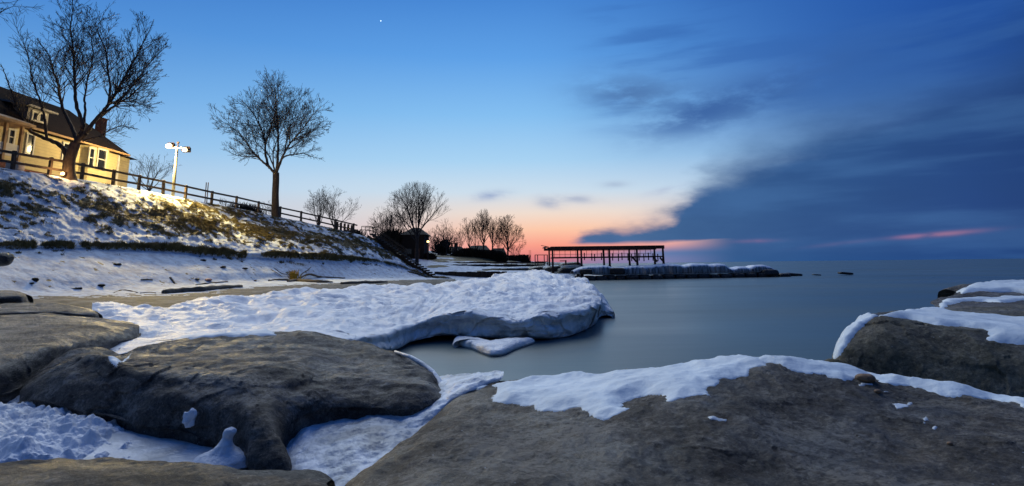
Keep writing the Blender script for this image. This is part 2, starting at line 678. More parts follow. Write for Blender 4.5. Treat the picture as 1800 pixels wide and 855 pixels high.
# ================================================================== LARGE STRUCTURE
# ------------------------------------------------------------------ water
m, g, b = material('lake_water', 0.2, 0.5)
t = g.new('ShaderNodeTexCoord')
g.put(b.inputs['Base Color'], g.mix(g.step(g.noise(t.outputs['Object'], 0.05, 3), 0.3, 0.7), (0.060, 0.100, 0.110), (0.082, 0.126, 0.134)))
b.inputs['IOR'].default_value = 1.33
g.put(b.inputs['Roughness'], g.step(g.noise(g.vmap(t.outputs['Object'], scale=(0.25, 1, 1)), 0.12, 4), 0.3, 0.7, 0.26, 0.42))
bump(g, b, g.noise(g.vmap(t.outputs['Object'], scale=(0.35, 1, 1)), 0.7, 4, 0.5), 0.12, 0.15)
M['water'] = m
me = bpy.data.meshes.new('lake_water')
xs = [-9000, -600, -60, -12, 0, 12, 60, 600, 14000]
ys = [-800, -60, 0, 20, 60, 200, 1200, 6000, 26000]
V = [(x, y, 0) for y in ys for x in xs]
me.from_pydata(V, [], [tuple(int(q) for q in f) for f in grid_faces(len(ys), len(xs))])
tag(link('lake_water', me, M['water']), 'calm blue grey lake water reaching the horizon', kind='structure')
me = bpy.data.meshes.new('lake_bed')
me.from_pydata([(-9000, -800, -3), (14000, -800, -3), (14000, 26000, -3), (-9000, 26000, -3)], [], [(0, 1, 2, 3)])
tag(link('lake_bed', me, M['wetrock']), kind='structure')

# ------------------------------------------------------------------ bluff terrain, rows of knots (px, py, distance)
CREST = [(-420, 262, 27), (-110, 278, 33), (26, 300, 37), (147, 317, 43), (290, 343, 50), (375, 360, 56), (418, 367, 60),
         (485, 381, 66), (562, 397, 71), (625, 411, 75), (650, 417, 77), (700, 448, 77.5), (762, 488, 78), (800, 492, 78)]
MID = [(-420, 315, 23.5), (-110, 335, 29), (26, 352, 33), (147, 366, 37.5), (290, 386, 44), (375, 396, 49.5), (418, 402, 53),
       (485, 410, 58), (562, 420, 64), (625, 428, 70), (650, 432, 73), (700, 455, 76), (762, 490, 76.5), (800, 493, 76.5)]
SHELF = [(-420, 432, 17.5), (-110, 428, 24.3), (26, 426, 28.6), (147, 427, 32.6), (290, 430, 38.5), (375, 438, 42.5), (418, 441, 45),
         (485, 443, 50), (562, 446, 56.5), (625, 452, 64), (650, 455, 68), (700, 464, 74), (762, 491, 75.5), (800, 494, 75.5)]
LEDGE = [(-420, 452, 17.0), (-110, 446, 23.9), (26, 440, 28.2), (147, 440, 32.2), (290, 444, 38), (375, 452, 42), (418, 455, 44.5),
         (485, 456, 49.5), (562, 458, 56), (625, 461, 63.5), (650, 463, 67), (700, 470, 73.5), (762, 491.5, 75), (800, 495, 75)]
SLOPE = [(-420, 505, 14.5), (-110, 492, 20.8), (26, 485, 25.6), (147, 484, 29), (290, 480, 34.8), (375, 479, 38.5), (418, 479, 41),
         (485, 478, 46.5), (562, 478, 54), (625, 478, 61), (650, 478, 64), (700, 481, 71), (762, 492, 74), (800, 496, 74)]
FOOT = [(-420, 535, 13), (-110, 518, 19.5), (26, 512, 24.6), (147, 511, 27.5), (290, 504, 32.5), (375, 499, 36.5), (418, 497, 39),
        (485, 493, 44.5), (562, 491, 52), (625, 489.5, 58), (650, 489, 61), (700, 488, 68), (762, 489.5, 72), (800, 492, 73)]
BEACH = [(-420, 560, 11), (-110, 532, 17), (26, 521, 22.5), (147, 519, 25), (290, 517, 27.5), (375, 510, 30.5), (418, 507, 33),
         (485, 502, 38), (562, 498, 44), (625, 495.5, 50), (650, 494.5, 53), (700, 492.5, 60), (762, 491, 66), (800, 490.5, 69)]
BEACH2 = [(-420, 620, 8), (-110, 560, 13), (26, 541, 17.5), (147, 540, 18.5), (290, 541, 20), (375, 533, 22), (418, 527, 24.5),
          (485, 518, 28.5), (562, 510, 32.5), (625, 505.5, 37), (650, 504, 40), (700, 501, 47), (762, 498, 54), (800, 497, 58)]
UNDER = [(p[0], p[1] + 60 + 700.0 / p[2], p[2] * 0.72) for p in BEACH2]
PXS = np.linspace(-420, 800, 760)


def row_pts(K):
    K = np.array(K, float)
    y = np.interp(PXS, K[:, 0], K[:, 1])
    D = np.interp(PXS, K[:, 0], K[:, 2])
    ker = np.hanning(41)
    ker /= ker.sum()
    sm = lambda a: np.convolve(np.pad(a, 20, mode='edge'), ker, 'valid')
    y, D = sm(y), sm(D)
    return np.array([tuple(at(px, py, Y=d)) for px, py, d in zip(PXS, y, D)])


rows = [row_pts(K) for K in (CREST, MID, SHELF, LEDGE, SLOPE, FOOT, BEACH, BEACH2, UNDER)]
crest = rows[0]
wgt = np.clip((PXS - 640) / 60, 0, 1)[:, None]
back1 = crest + (1 - wgt) * np.array([-3.5, 1.5, 0.15]) + wgt * np.array([0.3, 1.2, -0.5])
back2 = crest + (1 - wgt) * np.array([-14, 7, 0.35]) + wgt * np.array([0.6, 2.5, -1.5])
back3 = crest + (1 - wgt) * np.array([-75, 45, 0.6]) + wgt * np.array([1, 4.0, -3.0])
allrows = np.array([back3, back2, back1] + rows)
seg = [8, 14, 16, 70, 70, 16, 60, 40, 26, 34, 20]
parts_ = []
full = cr(allrows, (len(allrows) - 1) * 10 + 1)
for i, s_ in enumerate(seg):
    tt = np.linspace(0, 1, s_, endpoint=False)
    blk = full[i * 10:(i + 1) * 10 + 1]
    kk = tt * 10
    a = np.floor(kk).astype(int)
    fr = (kk - a)[:, None, None]
    parts_.append(blk[a] * (1 - fr) + blk[a + 1] * fr)
G = np.concatenate(parts_ + [full[-1:]])
vpar = np.concatenate([i + np.linspace(0, 1, s_, endpoint=False) for i, s_ in enumerate(seg)] + [[len(seg)]])
VP = np.repeat(vpar[:, None], G.shape[1], 1)
PX = np.repeat(PXS[None, :], G.shape[0], 0)


def sstep(x, a, b_):
    t_ = np.clip((x - a) / (b_ - a), 0, 1)
    return t_ * t_ * (3 - 2 * t_)


# relief: lumps on the upper slope, smooth lower slope, ripples on the beach
lump = fbm(G * np.array([0.55, 0.55, 0.9]), 5)
lump2 = fbm(G * 2.2 + 30, 4)
upper = sstep(VP, 2.9, 3.4) * (1 - sstep(VP, 4.8, 5.2))
lower = sstep(VP, 5.9, 6.6) * (1 - sstep(VP, 8.0, 8.6))
G[..., 2] += upper * (lump * 0.40 + lump2 * 0.16) + lower * (lump * 0.10 + lump2 * 0.035) + (1 - upper) * (1 - lower) * lump2 * 0.03
# grass / snow / sand cover, kept as attributes
pa = G * np.array([0.42, 0.42, 0.9])
n_big = fbm(pa + 3, 3)
n_mid = fbm(G * np.array([1.3, 1.3, 2.4]) + 11, 4)
n_fin = fbm(G * 4.5 + 5, 3)
band = np.exp(-((VP - 4.02) / 0.52) ** 2) * (0.75 + 0.25 * sstep(PX, 100, 300)) + 0.55 * np.exp(-((VP - 3.25) / 0.25) ** 2) * sstep(PX, 230, 420)
gapx = np.exp(-((PX - 118 - (VP - 4.2) * 60) / 26) ** 2) * sstep(VP, 3.7, 4.3)
n_brk = fbm(G * np.array([2.4, 2.4, 4.5]) + 77, 4)
cover = band * 0.80 + n_big * 0.50 + n_mid * 0.65 + n_brk * 1.0 + n_fin * 0.55 - 0.50 - gapx * 0.6
cover = sstep(cover, -0.02, 0.12) * sstep(VP, 2.8, 3.1) * (1 - sstep(VP, 4.75, 5.0))
lg = (VP > 4.9) & (VP < 6.3)
ledge = np.exp(-((VP - 5.42) / 0.33) ** 2)
gaps = sstep(fbm(np.stack([PX * 0.018, VP * 0.3, VP * 0], -1) + 7, 2), -0.62, -0.25)
gaps *= 1 - np.exp(-((PX - 66) / 7.0) ** 2) - np.exp(-((PX - 136) / 8.0) ** 2)
ledge = ledge * gaps * (1 + 0.55 * n_brk + 0.4 * n_mid) + n_fin * 0.22 + n_mid * 0.12
ledge = sstep(ledge, 0.45, 0.62) * lg * (1 - 0.5 * sstep(PX, 590, 720))
cover = np.maximum(cover, ledge)
strk = sstep(fbm(np.stack([PX * 0.012, VP * 2.4, VP * 0], -1) + 2, 3), 0.33, 0.45) * sstep(PX, 480, 560) * (VP > 5.6) * (1 - sstep(VP, 6.3, 6.8))
spk = sstep(fbm(G * 2.6 + 50, 3), 0.47, 0.56) * (VP > 6) * (1 - sstep(VP, 8.2, 8.4))
cover = np.maximum(cover, np.maximum(strk, spk * 0.9))
sand = sstep(VP + 0.55 * n_mid + 0.3 * n_fin + 0.25 * n_big, 9.02, 9.16)
# the overhanging turf of the ledge stands proud
G[..., 2] += ledge * 0.22 + cover * upper * 0.10

m, g, b = material('bluff_ground', 0.75, 0.3)
t = g.new('ShaderNodeTexCoord')
v = t.outputs['Object']


def attr(g, name):
    n = g.new('ShaderNodeAttribute')
    n.attribute_name = name
    return n.outputs['Fac']


cv_ = attr(g, 'cover')
sd_ = attr(g, 'sand')
nf = g.noise(v, 7, 6, 0.7)
gm = g.step(g.m('ADD', cv_, g.m('MULTIPLY', g.m('SUBTRACT', nf, 0.5), 1.3)), 0.35, 0.6)
grassc = g.ramp(g.noise(v, 3.2, 6, 0.7), [(0.3, (0.035, 0.028, 0.016)), (0.45, (0.085, 0.07, 0.034)), (0.58, (0.14, 0.12, 0.055)), (0.72, (0.22, 0.18, 0.09))])
snowc = g.mix(g.step(g.noise(g.vmap(v, scale=(1, 1, 2)), 1.5, 7, 0.7), 0.34, 0.62), (0.42, 0.46, 0.52), (0.66, 0.75, 0.82))
sandc = g.ramp(g.noise(g.vmap(v, scale=(1, 0.6, 1)), 1.1, 9, 0.78), [(0.40, (0.014, 0.012, 0.009)), (0.5, (0.055, 0.049, 0.038)), (0.60, (0.15, 0.14, 0.125))])
icy = g.step(g.noise(g.vmap(v, scale=(0.6, 1.6, 1)), 1.2, 6, 0.7), 0.56, 0.66)
sandc = g.mix(g.m('MULTIPLY', icy, 0.5), sandc, (0.34, 0.37, 0.40))
c = g.mix(gm, snowc, grassc)
c = g.mix(g.step(g.m('ADD', sd_, g.m('MULTIPLY', g.m('SUBTRACT', nf, 0.5), 0.8)), 0.4, 0.6), c, sandc)
g.put(b.inputs['Base Color'], c)
p = bump(g, b, g.noise(g.vmap(v, rot=(0, 0, 0.5), scale=(1.0, 3.0, 3.0)), 1.6, 6, 0.65), 0.5, 0.12)
bump(g, b, g.noise(v, 14, 5, 0.7), 0.7, 0.04, p)
M['bluff'] = m
bl = grid_obj('snowy_bluff', G, M['bluff'])
for nm, arr in (('cover', cover), ('sand', sand)):
    a_ = bl.data.attributes.new(nm, 'FLOAT', 'POINT')
    a_.data.foreach_set('value', arr.astype(np.float32).ravel())
tag(bl, 'snowy grass bluff falling to a sandy beach', kind='structure')
bvh_bluff = BVHTree.FromObject(bl, bpy.context.evaluated_depsgraph_get())


def ground_z(x, y, bv, top=40.0, default=0.0):
    h = bv.ray_cast(Vector((x, y, top)), Vector((0, 0, -1)))
    return h[0].z if h[0] is not None else default


def on_ray(px, py, bv, default=None):
    d = ray(px, py).normalized()
    h = bv.ray_cast(Vector((0, 0, CAMH)), d)
    return h[0] if h[0] is not None else default


# dead grass tufts growing out of the snow
def grass_tufts(name, mask, count, hmin, hmax, label, mat, seed, lean=(0.15, -0.05, 0), wid=0.012):
    rs = np.random.RandomState(seed)
    # area-weighted choice over cells
    e1 = np.linalg.norm(np.diff(G, axis=1)[:-1], axis=-1)
    e2 = np.linalg.norm(np.diff(G, axis=0)[:, :-1], axis=-1)
    wgt_ = e1 * e2 * mask[:-1, :-1] * (PX[:-1, :-1] > -160)
    wgt_ = wgt_ / wgt_.sum()
    ch = rs.choice(wgt_.size, count, p=wgt_.ravel())
    r_, c_ = np.unravel_index(ch, wgt_.shape)
    P = G[r_, c_] + (G[r_ + 1, c_] - G[r_, c_]) * rs.rand(count, 1) + (G[r_, c_ + 1] - G[r_, c_]) * rs.rand(count, 1)
    nb = 5
    P = np.repeat(P, nb, 0) + rs.randn(count * nb, 3) * np.array([0.05, 0.05, 0])
    n_ = len(P)
    h = rs.uniform(hmin, hmax, (n_, 1)) * (0.5 + rs.rand(n_, 1)) * np.clip(0.9 + 1.5 * fbm(P * 0.9, 3), 0.25, 2.2)[:, None]
    dr = rs.randn(n_, 3) * np.array([0.45, 0.45, 0.12]) + np.array([0, 0, 0.9]) + np.array(lean)
    dr /= np.linalg.norm(dr, axis=1, keepdims=True)
    sd = np.cross(dr, rs.randn(n_, 3))
    sd /= np.linalg.norm(sd, axis=1, keepdims=True)
    wd = wid * (0.6 + rs.rand(n_, 1))
    a = P - sd * wd - np.array([0, 0, 0.03])
    b2 = P + sd * wd - np.array([0, 0, 0.03])
    tip = P + dr * h + np.array([0, 0, -0.3]) * h * rs.rand(n_, 1)
    V_ = np.stack([a, b2, tip], 1).reshape(-1, 3)
    f_ = np.arange(n_ * 3).reshape(-1, 3)
    o = link(name, mesh_np(name, V_, f_, False), mat)
    tag(o, label, kind='stuff')
    return o


m, g, b = material('dead_grass', 0.9, 0.2)
ob = g.new('ShaderNodeTexCoord')
g.put(b.inputs['Base Color'], g.ramp(g.noise(ob.outputs['Object'], 1.7, 5, 0.7), [(0.3, (0.06, 0.05, 0.022)), (0.5, (0.14, 0.12, 0.05)), (0.7, (0.26, 0.21, 0.10))]))
M['grass'] = m
grass_tufts('winter_grass', cover * ((VP < 4.95) & (VP > 2.9)), 46000, 0.05, 0.15, 'brown winter grass breaking through snow on the upper bluff', M['grass'], 3)
grass_tufts('turf_edge_grass', cover * lg, 13000, 0.08, 0.24, 'shaggy strip of dead grass along the ledge across the bluff', M['grass'], 4, wid=0.014)

# ------------------------------------------------------------------ far shore behind the stairs
FX = np.linspace(330, 1010, 300)


def frow(K):
    K = np.array(K, float)
    return np.array([tuple(at(px, np.interp(px, K[:, 0], K[:, 1]), Y=np.interp(px, K[:, 0], K[:, 2]))) for px in FX])


FR = [
    [(330, 440, 330), (1010, 462.5, 360)],
    [(330, 425, 170), (620, 432, 170), (760, 443, 170), (900, 458, 190), (960, 462, 200), (1010, 464, 210)],
    [(330, 425, 125), (620, 430, 125), (700, 438, 118), (770, 447, 116), (860, 452, 118), (900, 459, 125), (960, 463, 130), (1010, 465.5, 130)],
    [(330, 440, 110), (620, 440, 108), (700, 448, 106), (770, 455, 105), (830, 457, 106), (900, 463, 110), (960, 465, 112), (1010, 467, 112)],
    [(330, 452, 99), (620, 452, 99), (700, 458, 98), (765, 464, 97), (830, 463, 98), (880, 465, 99), (960, 467, 100), (1010, 468.5, 100)],
    [(330, 470, 93), (700, 470, 93), (765, 468.5, 93), (830, 469, 93), (880, 469, 93), (960, 469.5, 92), (1010, 471, 90)],
    [(330, 476, 90), (700, 476, 90), (765, 474, 89), (830, 474, 89), (900, 474, 87), (960, 475, 84), (1010, 476, 80)],
    [(330, 482, 86), (700, 482, 86), (765, 478.5, 84), (830, 479, 83), (890, 478.5, 80), (960, 480, 74), (1010, 482, 72)],
    [(330, 500, 80), (700, 500, 80), (765, 489, 80), (830, 489.5, 78), (890, 489, 76), (960, 490, 70), (1010, 492, 68)],
    [(330, 520, 70), (1010, 515, 62)],
]
FG = cr(np.array([frow(K) for K in FR]), 140)
FG[..., 2] += fbm(FG * 0.35, 4) * 0.22 * sstep(FG[..., 1], 76, 90)
FVP = np.repeat(np.linspace(0, 9, 140)[:, None], FG.shape[1], 1)
FPX = np.repeat(FX[None], 140, 0)
fcover = sstep(fbm(FG * np.array([0.25, 0.5, 1]) + 8, 4) + 0.55 * np.exp(-((FVP - 3.0) / 0.55) ** 2) - 0.1 * (FVP > 4) + 0.25 * (FVP < 2.2), 0.12, 0.26)
fo = grid_obj('far_shore_ground', FG, M['bluff'])
for nm, arr in (('cover', fcover), ('sand', FG[..., 2] * 0)):
    a_ = fo.data.attributes.new(nm, 'FLOAT', 'POINT')
    a_.data.foreach_set('value', arr.astype(np.float32).ravel())
tag(fo, 'snow patched shore beyond the stairs', kind='structure')
bvh_far = BVHTree.FromObject(fo, bpy.context.evaluated_depsgraph_get())

# ------------------------------------------------------------------ shore ice shelf
P_ = lambda L_: [at(px, py, Y=d) for px, py, d in L_]
ice1 = [(110, 640, 8.0), (200, 632, 8.0), (300, 612, 8.3), (400, 606, 8.8), (500, 603, 9.2), (600, 610, 9.8), (650, 618, 11.4), (694, 615, 13.6),
        (728, 597, 15.3), (778, 590.5, 15.9), (830, 592.5, 15.8), (905, 595, 15.7), (985, 594, 15.8), (1040, 574, 18.3), (1056, 556, 21.5)]
ice0 = [(p[0], p[1] - 3, p[2] * 1.0 + 1.8) for p in ice1]
icel = [(125, 622, 8.4), (205, 618, 8.6), (300, 600, 9), (400, 592, 9.2), (500, 588, 9.5), (590, 594, 10.2), (645, 588, 11.5), (686, 580, 13.4),
        (724, 573, 15.0), (764, 558, 15.4), (830, 548.5, 15.4), (905, 559, 15.5), (960, 551, 15.7), (1046, 538, 17.6), (1062, 536, 21.5)]
icem = [(at(*a[:2], Y=a[2]) + at(*c_[:2], Y=c_[2])) / 2 for a, c_ in zip(ice1, icel)]
for k_, q in enumerate(icem):
    q.y -= 0.12 if k_ > 7 else 0.05
ice3 = [(150, 598, 10), (232, 585, 10.6), (320, 577, 12), (420, 572, 12.5), (520, 565, 13), (600, 560, 14), (652, 560, 15), (700, 556, 16.3),
        (742, 550, 17.8), (796, 538, 18.2), (850, 533, 18.5), (915, 534, 18.8), (975, 529, 19), (1040, 524, 20.5), (1057, 525, 23.5)]
ice4 = [(165, 566, 13), (230, 560, 13.5), (310, 554, 14.5), (410, 548, 16), (510, 540, 18), (600, 532, 20), (680, 528, 21), (740, 522, 23),
        (790, 515, 24), (840, 512, 24.5), (890, 510, 25), (950, 506, 26), (1005, 508, 26.5), (1040, 507, 27.5), (1052, 514, 28)]
ice5 = [(165, 547, 15), (190, 536, 16), (251, 540, 17), (292, 539, 17.6), (349, 526, 19), (404, 531, 20), (428, 520, 22), (502, 513, 25),
        (609, 506, 28), (700, 503, 31), (780, 498, 33), (845, 489, 37), (935, 477, 42), (1003, 486, 38), (1036, 501, 32)]
ice6 = [at(*p[:2], Y=p[2]) + Vector((0, 1.6, -0.9)) for p in ice5]
ice7 = [Vector((p.x, p.y + 0.6, -0.6)) for p in ice6]
irows = [P_(ice0), P_(ice1), icem, P_(icel), P_(ice3), P_(ice4), P_(ice5), ice6, ice7]
# round the right hand end down into the water
for r_ in irows:
    e_ = r_[-1].copy()
    r_.append(Vector((e_.x + 0.45, e_.y + 0.5, max(-0.4, e_.z * 0.25))))
    r_.append(Vector((e_.x + 0.2, e_.y + 0.9, -0.6)))
for r_ in (irows[0],):
    for q in r_:
        q.z = min(q.z, 0.16)


def ice_disp(G_, N_):
    d = np.linalg.norm(G_[..., :2], axis=-1)
    tt = np.linspace(0, 8, G_.shape[0])[:, None]
    top = sstep(tt, 2.9, 3.5)
    a1 = fbm(G_ * np.array([0.7, 0.55, 1.0]), 4)
    a2 = fbm(G_ * np.array([2.3, 1.6, 2.0]) + 9, 4)
    a3 = ridged(G_ * np.array([1.1, 0.9, 1.0]) + 4, 3)
    h = top * (0.13 * a1 + 0.085 * a2 + 0.06 * (a3 - 0.6)) * np.clip(d / 12, 0.6, 1.8)
    G_ = G_.copy()
    G_[..., 2] += h
    face = sstep(tt, 0.6, 1.2) * (1 - top)
    fl = fbm(G_ * np.array([3.0, 3.0, 0.5]) + 2, 4)
    lf = fbm(G_ * np.array([0.6, 0.6, 1.6]) + 22, 3)
    G_[..., 1] += face * (fl * 0.16 + lf * 0.45 + facets(G_ * np.array([0.9, 0.9, 1.8]), 0.22, 3) + facets(G_ * np.array([2.6, 2.6, 3.6]), 0.07, 5))
    G_[..., 2] += face * lf * 0.08
    return G_


IG = loft(irows, 620, 330, ice_disp)
m, g, b = material('shelf_ice', 0.5, 0.45)
t = g.new('ShaderNodeTexCoord')
v = t.outputs['Object']
geo = g.new('ShaderNodeNewGeometry')
sepn = g.new('ShaderNodeSeparateXYZ')
g.nt.links.new(geo.outputs['True Normal'], sepn.inputs[0])
upf = g.step(g.m('ADD', g.m('ABSOLUTE', sepn.outputs[2]), g.m('MULTIPLY', g.m('SUBTRACT', g.noise(v, 3, 4), 0.5), 0.35)), 0.45, 0.72)
icec = g.ramp(g.noise(g.vmap(v, scale=(1.3, 1.3, 0.45)), 1.3, 6, 0.65), [(0.3, (0.55, 0.56, 0.56)), (0.5, (0.78, 0.77, 0.74)), (0.7, (0.92, 0.90, 0.86))])
sn = g.mix(g.step(g.noise(v, 1.6, 7, 0.7), 0.35, 0.65), (0.66, 0.70, 0.76), (0.84, 0.87, 0.92))
g.put(b.inputs['Base Color'], g.mix(upf, icec, sn))
p = bump(g, b, g.noise(g.vmap(v, scale=(1, 0.7, 1)), 3.2, 7, 0.65), 0.75, 0.14)
bump(g, b, g.noise(v, 18, 5, 0.7), 0.6, 0.03, p)
M['shelfice'] = m
io = grid_obj('ice_shelf', IG, M['shelfice'])
tag(io, 'wide lumpy snow covered shore ice shelf ending in a grey undercut edge above the water', 'ice shelf')

# ------------------------------------------------------------------ foreground boulders
def rock_disp(amp=0.05, fr=1.4, strat=0.0, sc3=(1, 1, 1.6), seed=0.0, fac=0.022):
    def fn(G_, N_):
        a = fbm(G_ * fr * np.array(sc3) + seed, 6, 0.55)
        c_ = ridged(G_ * fr * 0.8 * np.array(sc3) + seed + 31, 4)
        h = amp * a * 1.2 + amp * 0.5 * (c_ - 0.7)
        wm = sstep(fbm(G_ * 0.9 + seed + 50, 3), -0.25, 0.35)
        h = h + wm * facets(G_ * np.array([2.2, 2.2, 3.2]) + seed, fac, int(seed)) + 0.014 * fbm(G_ * 10, 4)
        if strat:
            h = h + strat * np.sin(G_[..., 2] * 26 + fbm(G_ * 1.3, 3) * 5)
        return G_ + N_ * h[..., None]
    return fn


rock_objs = []


def boulder(name, rows_, mat, label, nu=320, nv=200, disp=None, cat='rock', flip=False):
    rows_ = list(rows_)
    # an extra row just inside each buried edge keeps the visible foot line where it was drawn
    rows_.insert(1, [Vector((q.x, q.y + 0.03, q.z - 0.10)) for q in rows_[1]])
    G_ = loft(rows_, nu, nv, disp)
    o = grid_obj(name, G_, mat, flip=flip)
    tag(o, label, cat)
    rock_objs.append(o)
    return o


Q = lambda px, py, d: at(px, py, Y=d)


def down(r_, dy=0.0, z=-0.4):
    return [Vector((q.x, q.y + dy, z)) for q in r_]


# big boulder left of centre
a_con = [Q(30, 712, 5.9), Q(62, 702, 5.75), Q(105, 712, 5.6), Q(160, 725, 5.5), Q(205, 738, 5.40), Q(260, 748, 5.32), Q(330, 762, 5.25), Q(400, 784, 5.12),
         Q(445, 818, 4.85), Q(500, 824, 4.80), Q(492, 770, 5.05), Q(520, 735, 5.3), Q(580, 715, 5.5), Q(650, 716, 5.5), Q(715, 718, 5.45), Q(745, 715, 5.5), Q(778, 700, 5.7)]
a_mid = [Q(34, 690, 6.0), Q(75, 672, 5.9), Q(120, 668, 5.75), Q(170, 680, 5.65), Q(215, 692, 5.5), Q(270, 702, 5.4), Q(340, 710, 5.3), Q(400, 722, 5.2),
         Q(440, 735, 5.05), Q(470, 735, 5.05), Q(490, 720, 5.25), Q(530, 700, 5.45), Q(590, 694, 5.6), Q(660, 694, 5.6), Q(720, 698, 5.55), Q(752, 696, 5.6), Q(780, 690, 5.8)]
a_rid = [Q(40, 682, 6.2), Q(85, 655, 6.15), Q(125, 634, 6.15), Q(175, 628, 6.05), Q(200, 642, 5.85), Q(240, 655, 5.75), Q(310, 661, 5.7), Q(380, 661, 5.65),
         Q(430, 664, 5.6), Q(470, 668, 5.65), Q(510, 668, 5.7), Q(560, 664, 5.85), Q(620, 662, 5.9), Q(670, 666, 5.85), Q(715, 674, 5.75), Q(750, 678, 5.75), Q(776, 684, 5.9)]
a_top = [Q(45, 678, 6.4), Q(92, 645, 6.5), Q(128, 624, 6.5), Q(165, 620, 6.5), Q(205, 636, 6.4), Q(255, 622, 6.6), Q(320, 618, 6.7), Q(390, 615, 6.7),
         Q(440, 613, 6.7), Q(490, 610, 6.8), Q(540, 608, 6.9), Q(590, 616, 6.9), Q(640, 628, 6.7), Q(690, 645, 6.4), Q(730, 656, 6.2), Q(756, 664, 6.1), Q(774, 678, 6.1)]
a_sil = [Q(48, 676, 6.6), Q(96, 638, 6.8), Q(130, 617, 6.8), Q(162, 613, 6.9), Q(208, 628, 6.8), Q(265, 604, 7.3), Q(330, 593, 7.5), Q(400, 589, 7.6),
         Q(450, 588, 7.6), Q(505, 586, 7.7), Q(548, 586, 7.8), Q(605, 596, 7.6), Q(655, 610, 7.2), Q(700, 626, 6.9), Q(738, 643, 6.6), Q(760, 658, 6.4), Q(774, 675, 6.3)]
a_rid = [q if i_ > 10 else at(*p_, Y=q.y - 0.10) for i_, (q, p_) in enumerate(zip(a_rid, [(40, 682), (85, 655), (125, 634), (175, 628), (200, 642), (240, 655), (310, 661), (380, 661), (430, 664), (470, 668), (510, 668)] + [(0, 0)] * 6))]
a_rlow = [q.lerp(p_, 0.38) for q, p_ in zip(a_rid, a_mid)]
a_rup = [q.lerp(p_, 0.35) for q, p_ in zip(a_rid, a_top)]
a_bk = [q + Vector((0, 0.5, -0.22)) for q in a_sil]
a_b2 = [Vector((q.x, q.y + 0.8, -0.3)) for q in a_sil]
boulder('boulder', [down(a_con, 0.05), a_con, a_mid, a_rlow, a_rid, a_rup, a_top, a_sil, a_bk, a_b2], M['rock2'],
        'big rounded grey brown boulder left of centre with light frosted top and dark front face', 420, 260, rock_disp(0.040, 1.7, 0.0, (1.0, 1.6, 1.2)))


s_con = [Q(-420, 740, 5.2), Q(-200, 720, 5.6), Q(-60, 700, 5.9), Q(10, 690, 6.1), Q(55, 668, 6.5), Q(90, 648, 7.0), Q(130, 630, 7.6), Q(170, 612, 8.2), Q(200, 602, 8.8), Q(238, 594, 9.6), Q(246, 586, 10.4)]
s_rim = [Q(-420, 650, 5.5), Q(-200, 648, 5.8), Q(-60, 640, 6.0), Q(5, 634, 6.2), Q(50, 620, 6.6), Q(95, 606, 7.1), Q(135, 600, 7.7), Q(165, 595, 8.3), Q(192, 589, 8.9), Q(232, 577, 9.8), Q(246, 575, 10.4)]
s_top = [Q(-420, 600, 7.0), Q(-200, 596, 7.5), Q(-60, 590, 8.0), Q(0, 588, 8.2), Q(48, 584, 8.4), Q(90, 580, 8.6), Q(130, 578, 8.8), Q(160, 574, 9.2), Q(190, 573, 9.6), Q(222, 571, 10.2), Q(240, 571, 10.8)]
s_bk = [Q(-420, 566, 9.8), Q(-200, 560, 10.3), Q(-60, 555, 10.8), Q(0, 553, 11.0), Q(40, 552, 11.2), Q(80, 550, 11.4), Q(120, 552, 11.5), Q(155, 556, 11.3), Q(182, 561, 11.1), Q(212, 566, 11.0), Q(228, 569, 11.0)]
boulder('slab_rock', [down(s_con, 0.3), s_con, s_rim, s_top, s_bk, [q + Vector((0, 0.5, -0.3)) for q in s_bk], down(s_bk, 0.6)], M['slab'],
        'wide flat topped stone slab at the left edge with shadowed front face', 260, 180, rock_disp(0.03, 1.5, 0.004, (1, 1, 2.5), 5))
# second layer slab behind it
t_con = [Q(-420, 580, 9.4), Q(-150, 568, 10.2), Q(-30, 560, 10.8), Q(30, 557, 11.1), Q(90, 557, 11.2), Q(140, 559, 11.2), Q(166, 560, 11.4), Q(172, 555, 11.9)]
t_rim = [Q(-420, 562, 9.5), Q(-150, 556, 10.3), Q(-30, 549, 10.9), Q(30, 547, 11.2), Q(90, 546, 11.3), Q(138, 549, 11.3), Q(164, 550, 11.5), Q(170, 551, 12.0)]
t_bk = [Q(-420, 540, 12.5), Q(-150, 538, 12.7), Q(-30, 535, 12.8), Q(30, 534, 13), Q(80, 534, 13), Q(120, 537, 13), Q(145, 542, 12.8), Q(160, 547, 12.4)]
boulder('slab_rock', [down(t_con, 0.3), t_con, t_rim, t_bk, [q + Vector((0, 0.4, -0.2)) for q in t_bk], down(t_bk, 0.6)], M['slab'],
        'thin stone slab lying like a step behind the wide left slab', 200, 120, rock_disp(0.022, 1.8, 0.0, (1, 1, 2.5), 9))
u_con = [Q(-300, 545, 12.5), Q(-80, 538, 14), Q(10, 535, 14.8), Q(40, 534, 15), Q(50, 531, 15.6)]
u_rim = [Q(-300, 528, 12.6), Q(-80, 523, 14.1), Q(10, 519, 14.9), Q(38, 518.5, 15.1), Q(47, 520, 15.7)]
u_bk = [Q(-300, 514, 15.5), Q(-80, 512, 16.5), Q(10, 511.5, 17), Q(28, 513, 17), Q(40, 516, 16.7)]
boulder('slab_rock', [down(u_con, 0.2), u_con, u_rim, u_bk, [q + Vector((0, 0.4, -0.3)) for q in u_bk], down(u_bk, 0.6)], M['slab'],
        'small dark ended stone block at the left edge, farthest of the stacked slabs', 120, 90, rock_disp(0.03, 2, 0.0, (1, 1, 2), 12))

